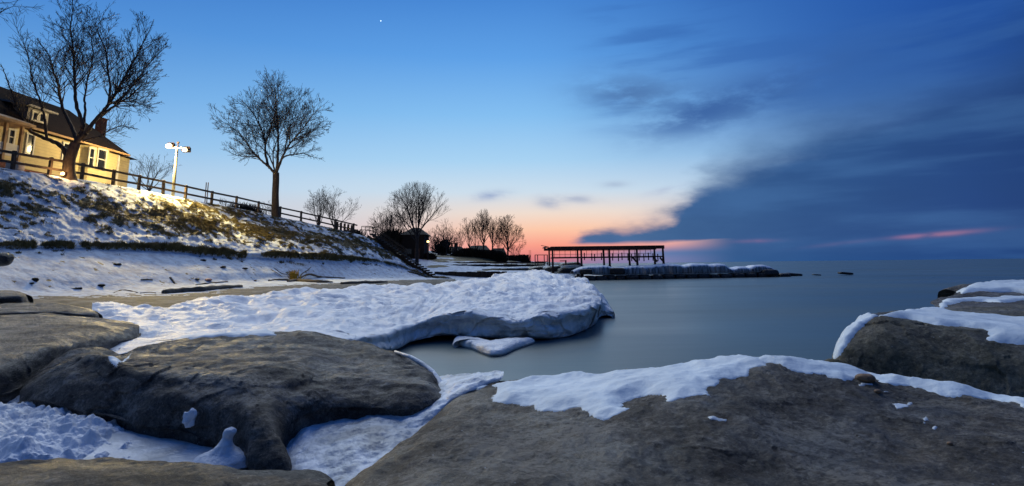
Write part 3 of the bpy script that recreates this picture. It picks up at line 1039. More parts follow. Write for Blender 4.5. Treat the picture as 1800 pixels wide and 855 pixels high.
# bottom left rock
d_rim = [Q(-500, 824, 3.6), Q(-200, 821, 3.8), Q(0, 815, 4.0), Q(100, 811, 4.05), Q(200, 815, 4.05), Q(290, 821, 4.05), Q(360, 831, 4.05), Q(430, 837, 4.1), Q(500, 833, 4.2), Q(548, 835, 4.25), Q(575, 847, 4.15)]
d_mid = [Q(-500, 906, 3.0), Q(-200, 891, 3.15), Q(0, 862, 3.4), Q(100, 856, 3.45), Q(200, 858, 3.45), Q(290, 862, 3.5), Q(360, 868, 3.5), Q(430, 872, 3.55), Q(500, 868, 3.65), Q(550, 866, 3.75), Q(578, 872, 3.8)]
d_fr = [Vector((q.x * 0.75, q.y - 1.4, q.z - 0.05)) for q in d_mid]
boulder('boulder', [down(d_fr, -0.4), d_fr, d_mid, d_rim, [q + Vector((0, 0.22, -0.12)) for q in d_rim], down(d_rim, 0.35, -0.3)], M['rock'],
        'dark rock along the bottom left corner below the rough snow', 260, 140, rock_disp(0.032, 2.2, 0.0, (1, 1, 1.5), 15))

# right foreground rock
ZE = 0.95
e = lambda px, py, z: at(px, py, z=z)
e_front = [e(80, 1500, 0.80), e(120, 1500, 0.92), e(400, 1500, 0.95), e(700, 1500, 0.95), e(1000, 1500, 0.97), e(1300, 1500, 1.0), e(1600, 1500, 1.0), e(1900, 1500, 1.0), e(2300, 1500, 1.0), e(2800, 1500, 1.0)]
e_r1 = [e(590, 870, 0.70), e(606, 862, 0.84), e(720, 858, 0.92), e(860, 856, 0.95), e(1020, 856, 0.96), e(1210, 856, 0.97), e(1400, 856, 0.95), e(1600, 856, 0.95), e(1820, 856, 0.96), e(2300, 870, 0.95)]
e_r2 = [e(662, 812, 0.70), e(672, 808, 0.83), e(765, 800, 0.92), e(880, 795, 0.95), e(1020, 790, 0.98), e(1200, 790, 1.02), e(1390, 790, 0.97), e(1590, 795, 0.95), e(1800, 800, 0.97), e(2250, 820, 0.95)]
e_r3 = [e(716, 770, 0.70), e(724, 764, 0.83), e(800, 752, 0.92), e(900, 745, 0.95), e(1030, 738, 1.0), e(1200, 730, 1.06), e(1380, 732, 1.02), e(1580, 748, 0.97), e(1790, 760, 0.98), e(2200, 790, 0.95)]
e_r4 = [e(780, 722, 0.68), e(789, 716, 0.82), e(840, 712, 0.90), e(930, 704, 0.94), e(1040, 696, 1.0), e(1190, 682, 1.10), e(1355, 676, 1.12), e(1560, 700, 1.02), e(1780, 724, 1.0), e(2180, 760, 0.95)]
e_r5 = [e(818, 694, 0.66), e(826, 688, 0.80), e(870, 682, 0.88), e(950, 678, 0.92), e(1050, 674, 0.97), e(1200, 660, 1.08), e(1340, 645, 1.18), e(1540, 672, 1.08), e(1770, 706, 1.02), e(2160, 745, 0.95)]
e_r6 = [e(826, 684, 0.62), e(836, 676, 0.78), e(872, 670, 0.84), e(950, 668, 0.88), e(1050, 666, 0.90), e(1210, 652, 1.03), e(1335, 638, 1.15), e(1530, 664, 1.05), e(1765, 702, 0.98), e(2155, 740, 0.92)]
e_bk = [q + Vector((0, 0.22, -0.3)) for q in e_r6]
boulder('boulder', [down(e_front, -0.3), e_front, e_r1, e_r2, e_r3, e_r4, e_r5, e_r6, e_bk, down(e_bk, 0.1)], M['rock'],
        'broad dark speckled foreground rock filling the lower right with snow along its far rim', 620, 420, rock_disp(0.034, 2.3, 0.0, (1, 1, 1.3), 21, 0.007))

# boulder at right
f_con = [Q(1455, 640, 6.3), Q(1480, 636, 6.15), Q(1560, 668, 5.9), Q(1650, 690, 5.7), Q(1760, 712, 5.5), Q(1850, 720, 5.4), Q(2000, 735, 5.2), Q(2300, 770, 5.0)]
f_mid = [Q(1466, 622, 6.45), Q(1486, 606, 6.3), Q(1556, 606, 6.05), Q(1650, 622, 5.9), Q(1755, 634, 5.75), Q(1850, 640, 5.6), Q(2000, 650, 5.4), Q(2300, 680, 5.2)]
f_rim = [Q(1480, 596, 6.7), Q(1504, 576, 6.6), Q(1550, 560, 6.5), Q(1640, 578, 6.3), Q(1740, 588, 6.15), Q(1850, 600, 5.95), Q(2000, 605, 5.8), Q(2300, 625, 5.5)]
f_top = [Q(1494, 582, 7.1), Q(1512, 566, 7.0), Q(1540, 554, 6.9), Q(1620, 562, 7.0), Q(1730, 568, 7.0), Q(1850, 572, 7.0), Q(2000, 578, 6.9), Q(2300, 590, 6.6)]
f_bk = [Q(1500, 580, 8.2), Q(1514, 564, 8.2), Q(1560, 553, 8.6), Q(1650, 546, 9.2), Q(1740, 540, 9.8), Q(1850, 538, 10), Q(2000, 540, 10), Q(2300, 550, 9.5)]
boulder('boulder', [down(f_con, 0.05), f_con, f_mid, f_rim, f_top, f_bk, [q + Vector((0, 0.5, -0.4)) for q in f_bk], down(f_bk, 0.7)], M['mossy'],
        'brown mossy boulder at the right edge with snow on its sloping top', 300, 220, rock_disp(0.035, 1.9, 0.0, (1, 1, 1.2), 33))
# slabs farther back at right
h_con = [Q(1640, 552, 10.6), Q(1665, 553, 10.4), Q(1720, 560, 10.2), Q(1800, 566, 10), Q(1900, 570, 9.8), Q(2200, 585, 9.5)]
h_rim = [Q(1650, 543, 10.9), Q(1672, 541, 10.8), Q(1725, 541, 10.6), Q(1800, 545, 10.4), Q(1900, 548, 10.2), Q(2200, 560, 9.9)]
h_top = [Q(1635, 533, 12.4), Q(1660, 530, 12.4), Q(1725, 529, 12.6), Q(1800, 528, 12.6), Q(1900, 529, 12.5), Q(2200, 535, 12)]
h_bk = [Q(1655, 530, 13), Q(1680, 526, 13.1), Q(1730, 524, 13.2), Q(1800, 523, 13.3), Q(1900, 524, 13.2), Q(2200, 528, 12.8)]
boulder('slab_rock', [down(h_con, 0.1), h_con, h_rim, h_top, h_bk, down(h_bk, 0.6)], M['slab'],
        'flat dark slab at the right edge just behind the mossy boulder', 160, 110, rock_disp(0.03, 1.8, 0, (1, 1, 2), 41))
k_con = [Q(1672, 538, 13.5), Q(1700, 538, 13.4), Q(1750, 540, 13.3), Q(1800, 540, 13.2), Q(1900, 542, 13), Q(2200, 550, 12.6)]
k_rim = [Q(1676, 522, 13.8), Q(1700, 518, 13.7), Q(1750, 518, 13.6), Q(1800, 520, 13.5), Q(1900, 522, 13.3), Q(2200, 530, 12.9)]
k_top = [Q(1682, 514, 15.2), Q(1712, 505, 15.3), Q(1750, 502, 15.5), Q(1800, 501, 15.6), Q(1900, 502, 15.5), Q(2200, 506, 15)]
k_bk = [q + Vector((0, 0.7, -0.1)) for q in k_top]
boulder('slab_rock', [down(k_con, 0.1), k_con, k_rim, k_top, k_bk, down(k_bk, 0.6)], M['slab'],
        'uppermost snow capped slab at the right edge against the lake', 160, 110, rock_disp(0.03, 1.8, 0, (1, 1, 2), 47))

dg = bpy.context.evaluated_depsgraph_get()
rock_bvh = [BVHTree.FromObject(o, dg) for o in rock_objs]
BIG, SLAB1, SLAB2, SLAB3, BOTL, FORE, RIGHT, FAR1, FAR2 = range(9)


def topz(x, y, ids):
    best = -1e3
    for i in ids:
        h = rock_bvh[i].ray_cast(Vector((x, y, 6)), Vector((0, 0, -1)))
        if h[0] is not None:
            best = max(best, h[0].z)
    return best


def polydist(P, poly):
    """signed distance (inside positive) from points (N,2) to a polygon"""
    P = np.asarray(P)
    poly = np.asarray(poly)
    n = len(poly)
    dmin = np.full(len(P), 1e9)
    ins = np.zeros(len(P), bool)
    for i in range(n):
        a = poly[i]
        b_ = poly[(i + 1) % n]
        ab = b_ - a
        tt = np.clip(((P - a) @ ab) / (ab @ ab + 1e-12), 0, 1)
        d = np.linalg.norm(P - (a + tt[:, None] * ab), axis=1)
        dmin = np.minimum(dmin, d)
        cond = ((a[1] > P[:, 1]) != (b_[1] > P[:, 1]))
        xi = (b_[0] - a[0]) * (P[:, 1] - a[1]) / (b_[1] - a[1] + 1e-15) + a[0]
        ins ^= cond & (P[:, 0] < xi)
    return np.where(ins, dmin, -dmin)


def snow_patch(name, outline, ids, label, z0, res=0.03, thick=0.05, edge=0.10, rag=0.03, bumpy=0.012, floor=None, mat=None, fr=2.5, smooth=4, cat='snow', bfr=3.0, droop=0.0):
    """snow lying on the rocks: outline is traced on the ground plan, height follows the rock beneath"""
    pts = []
    for (px, py) in outline:
        best = None
        d = ray(px, py).normalized()
        for i in ids:
            h = rock_bvh[i].ray_cast(Vector((0, 0, CAMH)), d)
            if h[0] is not None and (best is None or h[3] < best[1]):
                best = (h[0], h[3])
        q = best[0] if best else at(px, py, z=z0)
        pts.append((q.x, q.y))
    poly = np.array(pts)
    lo = poly.min(0) - 3 * res
    hi = poly.max(0) + 3 * res
    nx = int((hi[0] - lo[0]) / res) + 2
    ny = int((hi[1] - lo[1]) / res) + 2
    X, Y = np.meshgrid(lo[0] + np.arange(nx) * res, lo[1] + np.arange(ny) * res)
    P = np.stack([X.ravel(), Y.ravel()], 1)
    d = polydist(P, poly)
    P3 = np.c_[P, np.zeros(len(P))]
    d = d + rag * fbm(P3 * fr + 3, 4)
    d = d.reshape(X.shape)
    Z = np.full(X.shape, np.nan)
    need = d > -2.5 * res
    for r_, c_ in zip(*np.nonzero(need)):
        Z[r_, c_] = topz(X[r_, c_], Y[r_, c_], ids)
    fl = z0 - 0.05 if floor is None else floor
    bad = need & (Z < fl)
    Z[bad] = fl
    raw = Z.copy()
    Zf = np.where(need, Z, 0)
    wv = need.astype(float)
    S = Zf.copy()
    for _ in range(smooth):
        num = np.zeros_like(S)
        den = np.zeros_like(S)
        for dy in (-1, 0, 1):
            for dx in (-1, 0, 1):
                num += np.roll(np.roll(S * wv, dy, 0), dx, 1)
                den += np.roll(np.roll(wv, dy, 0), dx, 1)
        S = np.where(need, num / np.maximum(den, 1e-6), 0)
    S = np.maximum(S, np.where(bad, S, raw)) if smooth else raw
    k = np.clip(d / edge, 0, 1)
    prof = 0.45 * np.sqrt(np.clip(k * (2 - k), 0, 1)) * (0.35 + 0.65 * k) + 0.55 * sstep(k, 0, 1)
    bm = fbm(np.stack([X, Y, X * 0], -1) * bfr + 7, 4)
    Zs = np.where(d > 0, S + thick * prof + bumpy * prof * bm * 2, raw - 0.03)
    Zs = np.where((d <= 0) & bad, fl - 0.12, Zs)
    keep = d > -1.5 * res
    idx = -np.ones(X.shape, int)
    idx[keep] = np.arange(keep.sum())
    Vv = np.stack([X[keep], Y[keep], np.nan_to_num(Zs[keep])], 1)
    a = idx[:-1, :-1]
    b_ = idx[:-1, 1:]
    c_ = idx[1:, 1:]
    e_ = idx[1:, :-1]
    ok = (a >= 0) & (b_ >= 0) & (c_ >= 0) & (e_ >= 0)
    f_ = np.stack([a[ok], b_[ok], c_[ok], e_[ok]], 1)
    o = link(name, mesh_np(name, Vv, f_), mat or M['snow_soft'])
    tag(o, label, cat)
    return o


# snow on the far rim of the foreground rock
snow_patch('snow_drift', [(838, 676), (868, 680), (862, 700), (880, 712), (905, 714), (935, 714), (965, 722), (990, 726), (1010, 718), (1030, 728), (1052, 734), (1078, 730), (1100, 720),
                          (1108, 706), (1128, 698), (1160, 696), (1180, 704), (1215, 700), (1252, 700), (1250, 684), (1275, 668), (1310, 660), (1322, 648), (1352, 642),
                          (1352, 628), (1250, 632), (1180, 645), (1040, 652), (900, 655), (840, 660)], [FORE],
           'scalloped white snow sheet along the far rim of the foreground rock beside open water', 0.98, res=0.018, thick=0.045, edge=0.16, rag=0.085, fr=5.0, floor=0.86)
snow_patch('snow_drift', [(1318, 640), (1345, 640), (1390, 648), (1420, 655), (1460, 666), (1490, 676), (1520, 668), (1535, 662), (1556, 674), (1600, 680), (1640, 694), (1680, 698), (1740, 698), (1800, 705),
                          (1990, 730), (2100, 735), (2100, 715), (1900, 690), (1760, 676), (1650, 668), (1560, 640), (1480, 624), (1400, 620), (1345, 626), (1318, 630)], [FORE],
           'narrow band of snow between the foreground rock and the mossy boulder', 1.05, res=0.018, thick=0.045, edge=0.16, rag=0.085, fr=5.0, floor=0.92)
# snow on the right boulder
snow_patch('snow_drift', [(1545, 556), (1600, 562), (1650, 572), (1690, 574), (1735, 580), (1730, 588), (1722, 598), (1760, 606), (1850, 606), (2000, 608), (2200, 612), (2250, 585), (2000, 572), (1850, 566), (1780, 562), (1720, 556), (1680, 550), (1640, 545), (1600, 549)],
           [RIGHT], 'snow covering the sloping top of the mossy right boulder', 1.3, res=0.04, thick=0.06, edge=0.14, rag=0.05, floor=1.0)
snow_patch('snow_drift', [(1462, 628), (1478, 626), (1492, 604), (1512, 580), (1545, 556), (1530, 552), (1505, 566), (1486, 580), (1470, 602)],
           [RIGHT], 'thin rim of ice down the water side of the mossy boulder', 1.0, res=0.02, thick=0.035, edge=0.05, rag=0.01, floor=0.3, smooth=1)
snow_patch('snow_drift', [(1690, 518), (1720, 512), (1780, 514), (1800, 517), (1900, 520), (2100, 522), (2100, 500), (1900, 497), (1800, 496), (1740, 497), (1700, 504), (1682, 514)],
           [FAR2], 'white snow cap on the uppermost slab at the right edge', 1.35, res=0.05, thick=0.07, edge=0.15, rag=0.04, floor=1.2)
snow_patch('snow_drift', [(1640, 539), (1668, 536), (1690, 531), (1730, 530), (1760, 533), (1790, 529), (1850, 529), (2000, 530), (2000, 520), (1850, 520), (1760, 521), (1700, 523), (1660, 528), (1632, 536)],
           [FAR1, FAR2], 'strip of snow between the two stacked slabs at the right edge', 1.25, res=0.04, thick=0.05, edge=0.12, rag=0.06, floor=1.0)
m, g, b = material('grey_ice', 0.32, 0.5)
t = g.new('ShaderNodeTexCoord')
v = t.outputs['Object']
g.put(b.inputs['Base Color'], g.ramp(g.noise(v, 3.0, 7, 0.62, 0.6), [(0.32, (0.42, 0.45, 0.47)), (0.48, (0.60, 0.64, 0.67)), (0.62, (0.78, 0.82, 0.86))]))
p = bump(g, b, g.noise(v, 6, 6, 0.6), 0.5, 0.05)
bump(g, b, g.noise(v, 30, 4, 0.6), 0.35, 0.01, p)
M['greyice'] = m
# small ice remains in the hollows of the big boulder
snow_patch('ice_patch', [(190, 628), (232, 620), (222, 634), (206, 646), (194, 640)], [BIG], 'small puddle of pale ice in the hollow behind the big boulder lobe', 0.95, res=0.02, thick=0.02, edge=0.05, rag=0.02, cat='ice', smooth=2)
snow_patch('ice_patch', [(300, 598), (340, 597), (420, 592), (488, 590), (478, 584), (400, 580), (330, 584), (302, 592)], [BIG], 'thin sheet of smooth ice on the back edge of the big boulder', 1.0, res=0.03, thick=0.03, edge=0.08, rag=0.03, cat='ice', smooth=2)


# flecks of ice and the frozen wet streak on the foreground rock
for pts_, lab in (([(1560, 696), (1600, 690), (1598, 704), (1566, 712)], 'longest pale ice fleck on the right half of the foreground rock'),
                  ([(1612, 722), (1622, 718), (1630, 730), (1618, 736)], 'small ice fleck low right of the longest fleck'),
                  ([(1632, 738), (1640, 734), (1644, 744), (1634, 748)], 'tiny ice fleck at the right end of the fleck chain'),
                  ([(1542, 676), (1558, 674), (1560, 680), (1544, 682)], 'slim ice fleck just above the longest fleck'),
                  ([(1498, 662), (1530, 660), (1528, 667), (1502, 668)], 'uppermost ice fleck near the snow band on the foreground rock'),
                  ([(1232, 730), (1275, 736), (1280, 744), (1240, 740)], 'faint ice streak left of the middle of the foreground rock')):
    pts_ = [(a + 6, b_ + (12 if a > 1300 else 0)) for a, b_ in pts_]
    mx_, my_ = sum(p_[0] for p_ in pts_) / 4, sum(p_[1] for p_ in pts_) / 4
    pts_ = [(mx_ + (a - mx_) * 0.8, my_ + (b_ - my_) * 0.6) for a, b_ in pts_]
    snow_patch('ice_fleck', pts_, [FORE], lab, 0.98, res=0.008, thick=0.003, edge=0.02, rag=0.022, fr=26, smooth=1, cat='ice', mat=M['greyice'], bumpy=0.001)
M['pebble'] = simple('brown_pebble', (0.24, 0.14, 0.075), 0.6, 0.3, 30)
for px, py, sz, lab in ((1521, 668, (0.13, 0.12, 0.07), 'rounded orange brown stone half in the snow band on the foreground rock'),
                        (1670, 782, (0.035, 0.03, 0.025), 'single ochre pebble at the lower right of the foreground rock'),
                        (1543, 690, (0.05, 0.04, 0.03), 'small grey brown pebble below the orange brown stone')):
    h_ = rock_bvh[FORE].ray_cast(Vector((0, 0, CAMH)), ray(px, py).normalized())[0]
    if h_ is not None:
        V_, f_ = superblob(h_ + Vector((0, 0, sz[2] * 0.2)), sz, 0.4, 20, 0.3, 10, px, 0.9)
        tag(link('stone', mesh_np('stone', V_, f_), M['pebble']), lab, 'stone')


def lofted(name, rows_, mat, label, cat, nu=200, nv=120, disp=None):
    o = grid_obj(name, loft(rows_, nu, nv, disp), mat)
    tag(o, label, cat)
    return o


def lumpy(a1=0.03, f1=3.0, a2=0.015, f2=9.0, mask=None):
    def fn(G_, N_):
        h = a1 * fbm(G_ * f1, 4) + a2 * fbm(G_ * f2 + 6, 3)
        bl_ = a1 * 0.9 * np.abs(fbm(G_ * f1 * 1.7 + 60, 3))
        h = h + bl_
        if mask is not None:
            h = h * mask(G_.shape)
        return G_ + np.stack([h * 0, h * 0, h], -1)
    return fn


# rough snow at bottom left, running into a smooth sheet of grey ice
M['roughsnow'] = mat_snow('rough_snow', tint=(0.80, 0.84, 0.90), coarse=7, fine=40, amt=0.7)
rs1 = [e(-420, 600, 0.4), e(-100, 640, 0.55), e(0, 655, 0.58), e(40, 672, 0.58), e(75, 690, 0.58), e(110, 695, 0.56), e(160, 696, 0.55), e(205, 700, 0.52), e(216, 730, 0.46)]
rs2 = [e(-420, 700, 0.66), e(-100, 700, 0.66), e(0, 694, 0.66), e(42, 690, 0.70), e(78, 702, 0.68), e(115, 710, 0.67), e(160, 712, 0.68), e(204, 716, 0.66), e(222, 752, 0.52)]
rs3 = [e(-420, 770, 0.68), e(-100, 755, 0.68), e(0, 742, 0.68), e(42, 746, 0.68), e(85, 752, 0.66), e(125, 752, 0.64), e(165, 756, 0.62), e(204, 764, 0.58), e(236, 785, 0.48)]
rs4 = [e(-420, 850, 0.60), e(-100, 818, 0.62), e(0, 800, 0.62), e(45, 798, 0.61), e(90, 794, 0.60), e(130, 792, 0.58), e(170, 795, 0.56), e(210, 800, 0.52), e(250, 812, 0.45)]
rs5 = [Vector((q.x, q.y - 0.3, q.z - 0.25)) for q in rs4]
lofted('snow_drift', [rs1, rs2, rs3, rs4, rs5], M['roughsnow'], 'rough clumpy snow heap in the bottom left corner', 'snow', 380, 300, lumpy(0.085, 4.5, 0.045, 11))
ri1 = [e(180, 720, 0.46), e(230, 735, 0.42), e(300, 752, 0.38), (e(360, 762, 0.36)), e(410, 770, 0.33), e(450, 790, 0.30), e(470, 810, 0.28)]
ri2 = [e(185, 765, 0.48), e(235, 768, 0.44), e(300, 780, 0.40), e(360, 790, 0.37), e(410, 800, 0.34), e(448, 812, 0.31), e(470, 822, 0.28)]
ri3 = [e(190, 800, 0.47), e(240, 806, 0.43), e(300, 812, 0.39), e(360, 818, 0.36), e(410, 824, 0.33), e(448, 828, 0.30), e(470, 834, 0.28)]
ri4 = [Vector((q.x, q.y - 0.6, q.z - 0.1)) for q in ri3]
lofted('ice_sheet', [[q + Vector((0, 0, 0.12)) for q in r_] for r_ in (ri1, ri2, ri3, ri4)], M['greyice'], 'smooth pale ice sheet below the big boulder reaching down from the rough snow', 'ice', 200, 120, lumpy(0.008, 3, 0.004, 10))

# ice between the boulders
i1 = [e(440, 690, 0.45), e(520, 690, 0.64), e(600, 690, 0.68), e(700, 690, 0.70), e(760, 668, 0.72), e(800, 662, 0.80), e(850, 657, 0.86), e(885, 655, 0.88)]
i2 = [e(450, 740, 0.45), e(515, 722, 0.62), e(600, 712, 0.66), e(700, 712, 0.69), e(765, 692, 0.76), e(805, 676, 0.85), e(848, 669, 0.90), e(885, 664, 0.92)]
i3 = [e(450, 775, 0.42), e(520, 758, 0.56), e(600, 748, 0.60), e(690, 738, 0.64), e(750, 722, 0.70), e(800, 700, 0.79), e(840, 684, 0.85), e(872, 680, 0.84)]
i4 = [e(455, 830, 0.36), e(530, 795, 0.49), e(600, 790, 0.53), e(670, 782, 0.56), e(735, 760, 0.60), e(790, 728, 0.66), e(835, 702, 0.72), e(870, 690, 0.75)]
i5 = [e(540, 880, 0.36), e(570, 858, 0.42), e(620, 850, 0.45), e(680, 840, 0.46), e(740, 810, 0.48), e(800, 770, 0.52), e(840, 740, 0.55), e(880, 720, 0.6)]
i6 = [Vector((q.x, q.y - 0.9, q.z - 0.12)) for q in i5]
m, g, b = material('cloudy_ice', 0.4, 0.45)
t = g.new('ShaderNodeTexCoord')
v = t.outputs['Object']
g.put(b.inputs['Base Color'], g.ramp(g.noise(v, 1.9, 8, 0.62, 0.9), [(0.34, (0.24, 0.27, 0.31)), (0.46, (0.46, 0.51, 0.57)), (0.60, (0.74, 0.79, 0.86))]))
p = bump(g, b, g.noise(v, 5, 7, 0.6), 0.7, 0.07)
bump(g, b, g.noise(v, 30, 5, 0.65), 0.5, 0.012, p)
M['cloudyice'] = m
lofted('ice_sheet', [i1, i2, i3, i4, i5, i6], M['cloudyice'], 'cloudy blue white ice filling the gap between the two biggest foreground rocks', 'ice', 320, 240, lumpy(0.038, 3.2, 0.014, 11))

# rim of clear ice hanging on the water side of the big boulder
rim = MB()
q0 = [(694, 618, 7.0), (722, 628, 6.75), (742, 640, 6.6), (760, 655, 6.45), (772, 672, 6.3), (777, 690, 6.15), (772, 706, 6.0)]
rim.tube([at(a, c_, Y=d) + Vector((0, 0, 0.0)) for a, c_, d in q0], [0.012, 0.022, 0.028, 0.032, 0.036, 0.045, 0.03], 10)
rim.tube([at(a - 3, c_ + 14, Y=d - 0.06) for a, c_, d in q0[3:]], [0.02, 0.035, 0.05, 0.03], 10)
ro = rim.build('ice_crust', M['cloudyice'], smooth=True)
tag(ro, 'pale ice rim curling around the water side of the big boulder', 'ice')
# snow lumps stuck on the big boulder face
V_, f_ = superblob(at(333, 736, Y=5.22), (0.10, 0.05, 0.15), 0.3, 26, 0.9, 14, 3, 0.9)
tag(link('snow_lump', mesh_np('snow_lump', V_, f_), M['roughsnow']), 'small white snow lump stuck on the dark face of the big boulder', 'snow')


def knob(base, prof, lean, seed, n=28):
    rings = []
    for k_, (z_, r_) in enumerate(prof):
        th_ = np.linspace(0, 2 * math.pi, n, endpoint=False)
        rings.append(np.stack([np.cos(th_) * r_ + lean * z_, np.sin(th_) * r_ * 0.8, th_ * 0 + z_], -1))
    G_ = cr(np.array(rings), 36)
    G_ = G_ * (1 + 0.30 * fbm(G_ * 11 + seed, 4)[..., None] * np.array([1, 1, 0.25])) + np.array(base)
    return G_.reshape(-1, 3), grid_faces(36, n, True)


kb = at(392, 800, Y=4.98)
V_, f_ = knob(kb, [(-0.08, 0.26), (0.0, 0.17), (0.045, 0.10), (0.09, 0.062), (0.13, 0.042), (0.165, 0.050), (0.20, 0.040), (0.218, 0.002)], 0.22, 4)
tag(link('snow_lump', mesh_np('snow_lump', V_, f_), M['roughsnow']), 'stubby snow knob rising from the ice sheet below the big boulder', 'snow')

# floating ice floe in front of the shelf
fl_o = [e(800, 600, 0.04), e(798, 604, 0.1), e(812, 608, 0.0), e(840, 619, 0.0), e(862, 627, 0.0), e(885, 625, 0.0), (e(905, 616, 0.0)), e(925, 609, 0.0), e(938, 603, 0.02), e(925, 600, 0.1), e(880, 598, 0.2), e(830, 596, 0.24), e(806, 597, 0.15)]
cx = sum((q for q in fl_o), Vector()) / len(fl_o)
ring = np.array([tuple(q) for q in fl_o])
ring = np.concatenate([ring, ring[:1]])
nR = cr(ring, 160)
lv = []
for s_, dz in ((0.80, -0.25), (0.96, -0.02), (1.03, 0.05), (0.98, 0.13), (0.85, 0.17), (0.6, 0.19), (0.3, 0.2), (0.02, 0.2)):
    q = (nR - np.array(cx)) * s_ + np.array(cx)
    q[:, 2] = dz
    lv.append(q)
FLG = cr(np.array(lv), 50)
FLG[..., 2] += 0.05 * fbm(FLG * 2.5, 4) * (FLG[..., 2] > 0.08)
tag(grid_obj('ice_floe', FLG, M['shelfice']), 'small floating ice floe in dark water under the shelf edge', 'ice floe')

# ================================================================== OBJECTS
def crest_pt(px, off=0.0):
    i = np.interp(px, PXS, np.arange(len(PXS)))
    a = int(i)
    p = crest[a] + (crest[min(a + 1, len(PXS) - 1)] - crest[a]) * (i - a)
    return Vector(p)


# ------------------------------------------------------------------ fence along the crest
fposts = [-185, -110, -40, 26, 90, 147, 202, 247, 290, 329, 375, 418, 457, 495, 532, 562, 592, 624]
fr_root = crest_pt(26)
fr_root.z = ground_z(fr_root.x, fr_root.y, bvh_bluff)
fence = empty('wooden_fence', fr_root, 'long two rail wooden fence running along the top of the bluff', 'fence')
fbase = []
for px in fposts:
    p = crest_pt(px) + Vector((-0.25, 0.1, 0))
    p.z = ground_z(p.x, p.y, bvh_bluff)
    fbase.append(p)
rs = random.Random(5)
post_me = None
for i, p in enumerate(fbase):
    mb = MB()
    mb.box((0, 0, 0.50), (0.19, 0.19, 1.5), taper=0.97)
    mb.box((0, 0, 1.262), (0.20, 0.20, 0.03), taper=0.7)
    if post_me is None:
        o = mb.build('post', M['fence'], None, bevel=0.0)
        post_me = o.data
    else:
        o = link('post', post_me)
    o.parent = fence
    o.location = p - fr_root
    dn = (fbase[min(i + 1, len(fbase) - 1)] - fbase[max(i - 1, 0)])
    o.rotation_euler = (R(rs.uniform(-1.5, 1.5)), R(rs.uniform(-1.5, 1.5)), math.atan2(dn.y, dn.x))
for i in range(len(fbase) - 1):
    a, b_ = fbase[i], fbase[i + 1]
    dn = (b_ - a).normalized()
    off = Vector((dn.y, -dn.x, 0)) * 0.125
    for hgt, ht in ((1.10, 0.17), (0.45, 0.17)):
        mb = MB()
        j1, j2 = rs.uniform(-0.02, 0.02), rs.uniform(-0.02, 0.02)
        mb.beam(a + off + Vector((0, 0, hgt + j1)) - dn * 0.05, b_ + off + Vector((0, 0, hgt + j2)) + dn * (0.05 if i < len(fbase) - 2 else 0.5), 0.05, ht)
        mb.build('rail', M['fence'], fence)
# panelled last bays near the stairs
for k_ in range(5):
    a = fbase[-2].lerp(fbase[-1], k_ / 5 + 0.1)
    mb = MB()
    mb.box(a + Vector((0, 0.05, 0.5)), (0.3, 0.03, 1.0))
    mb.build('board', M['fence'], fence)


# ------------------------------------------------------------------ trees
def tube_mesh(S, n):
    """S: array (k, 8) p0 p1 r0 r1 -> prisms"""
    S = np.asarray(S, float)
    p0, p1, r0, r1 = S[:, 0:3], S[:, 3:6], S[:, 6], S[:, 7]
    d = p1 - p0
    d /= np.linalg.norm(d, axis=1, keepdims=True) + 1e-9
    up = np.where(np.abs(d[:, 2:3]) > 0.95, np.array([[1.0, 0.1, 0]]), np.array([[0.1, 0.2, 1.0]]))
    a = np.cross(d, up)
    a /= np.linalg.norm(a, axis=1, keepdims=True)
    b_ = np.cross(a, d)
    V_ = []
    for p, r in ((p0, r0), (p1, r1)):
        for k in range(n):
            t_ = 2 * math.pi * k / n
            V_.append(p + (a * math.cos(t_) + b_ * math.sin(t_)) * r[:, None])
    V_ = np.stack(V_, 1).reshape(-1, 3)
    base = np.arange(len(S))[:, None] * 2 * n
    fs = []
    for k in range(n):
        k2 = (k + 1) % n
        fs.append(np.concatenate([base + k, base + k2, base + n + k2, base + n + k], 1))
    return V_, np.concatenate(fs)


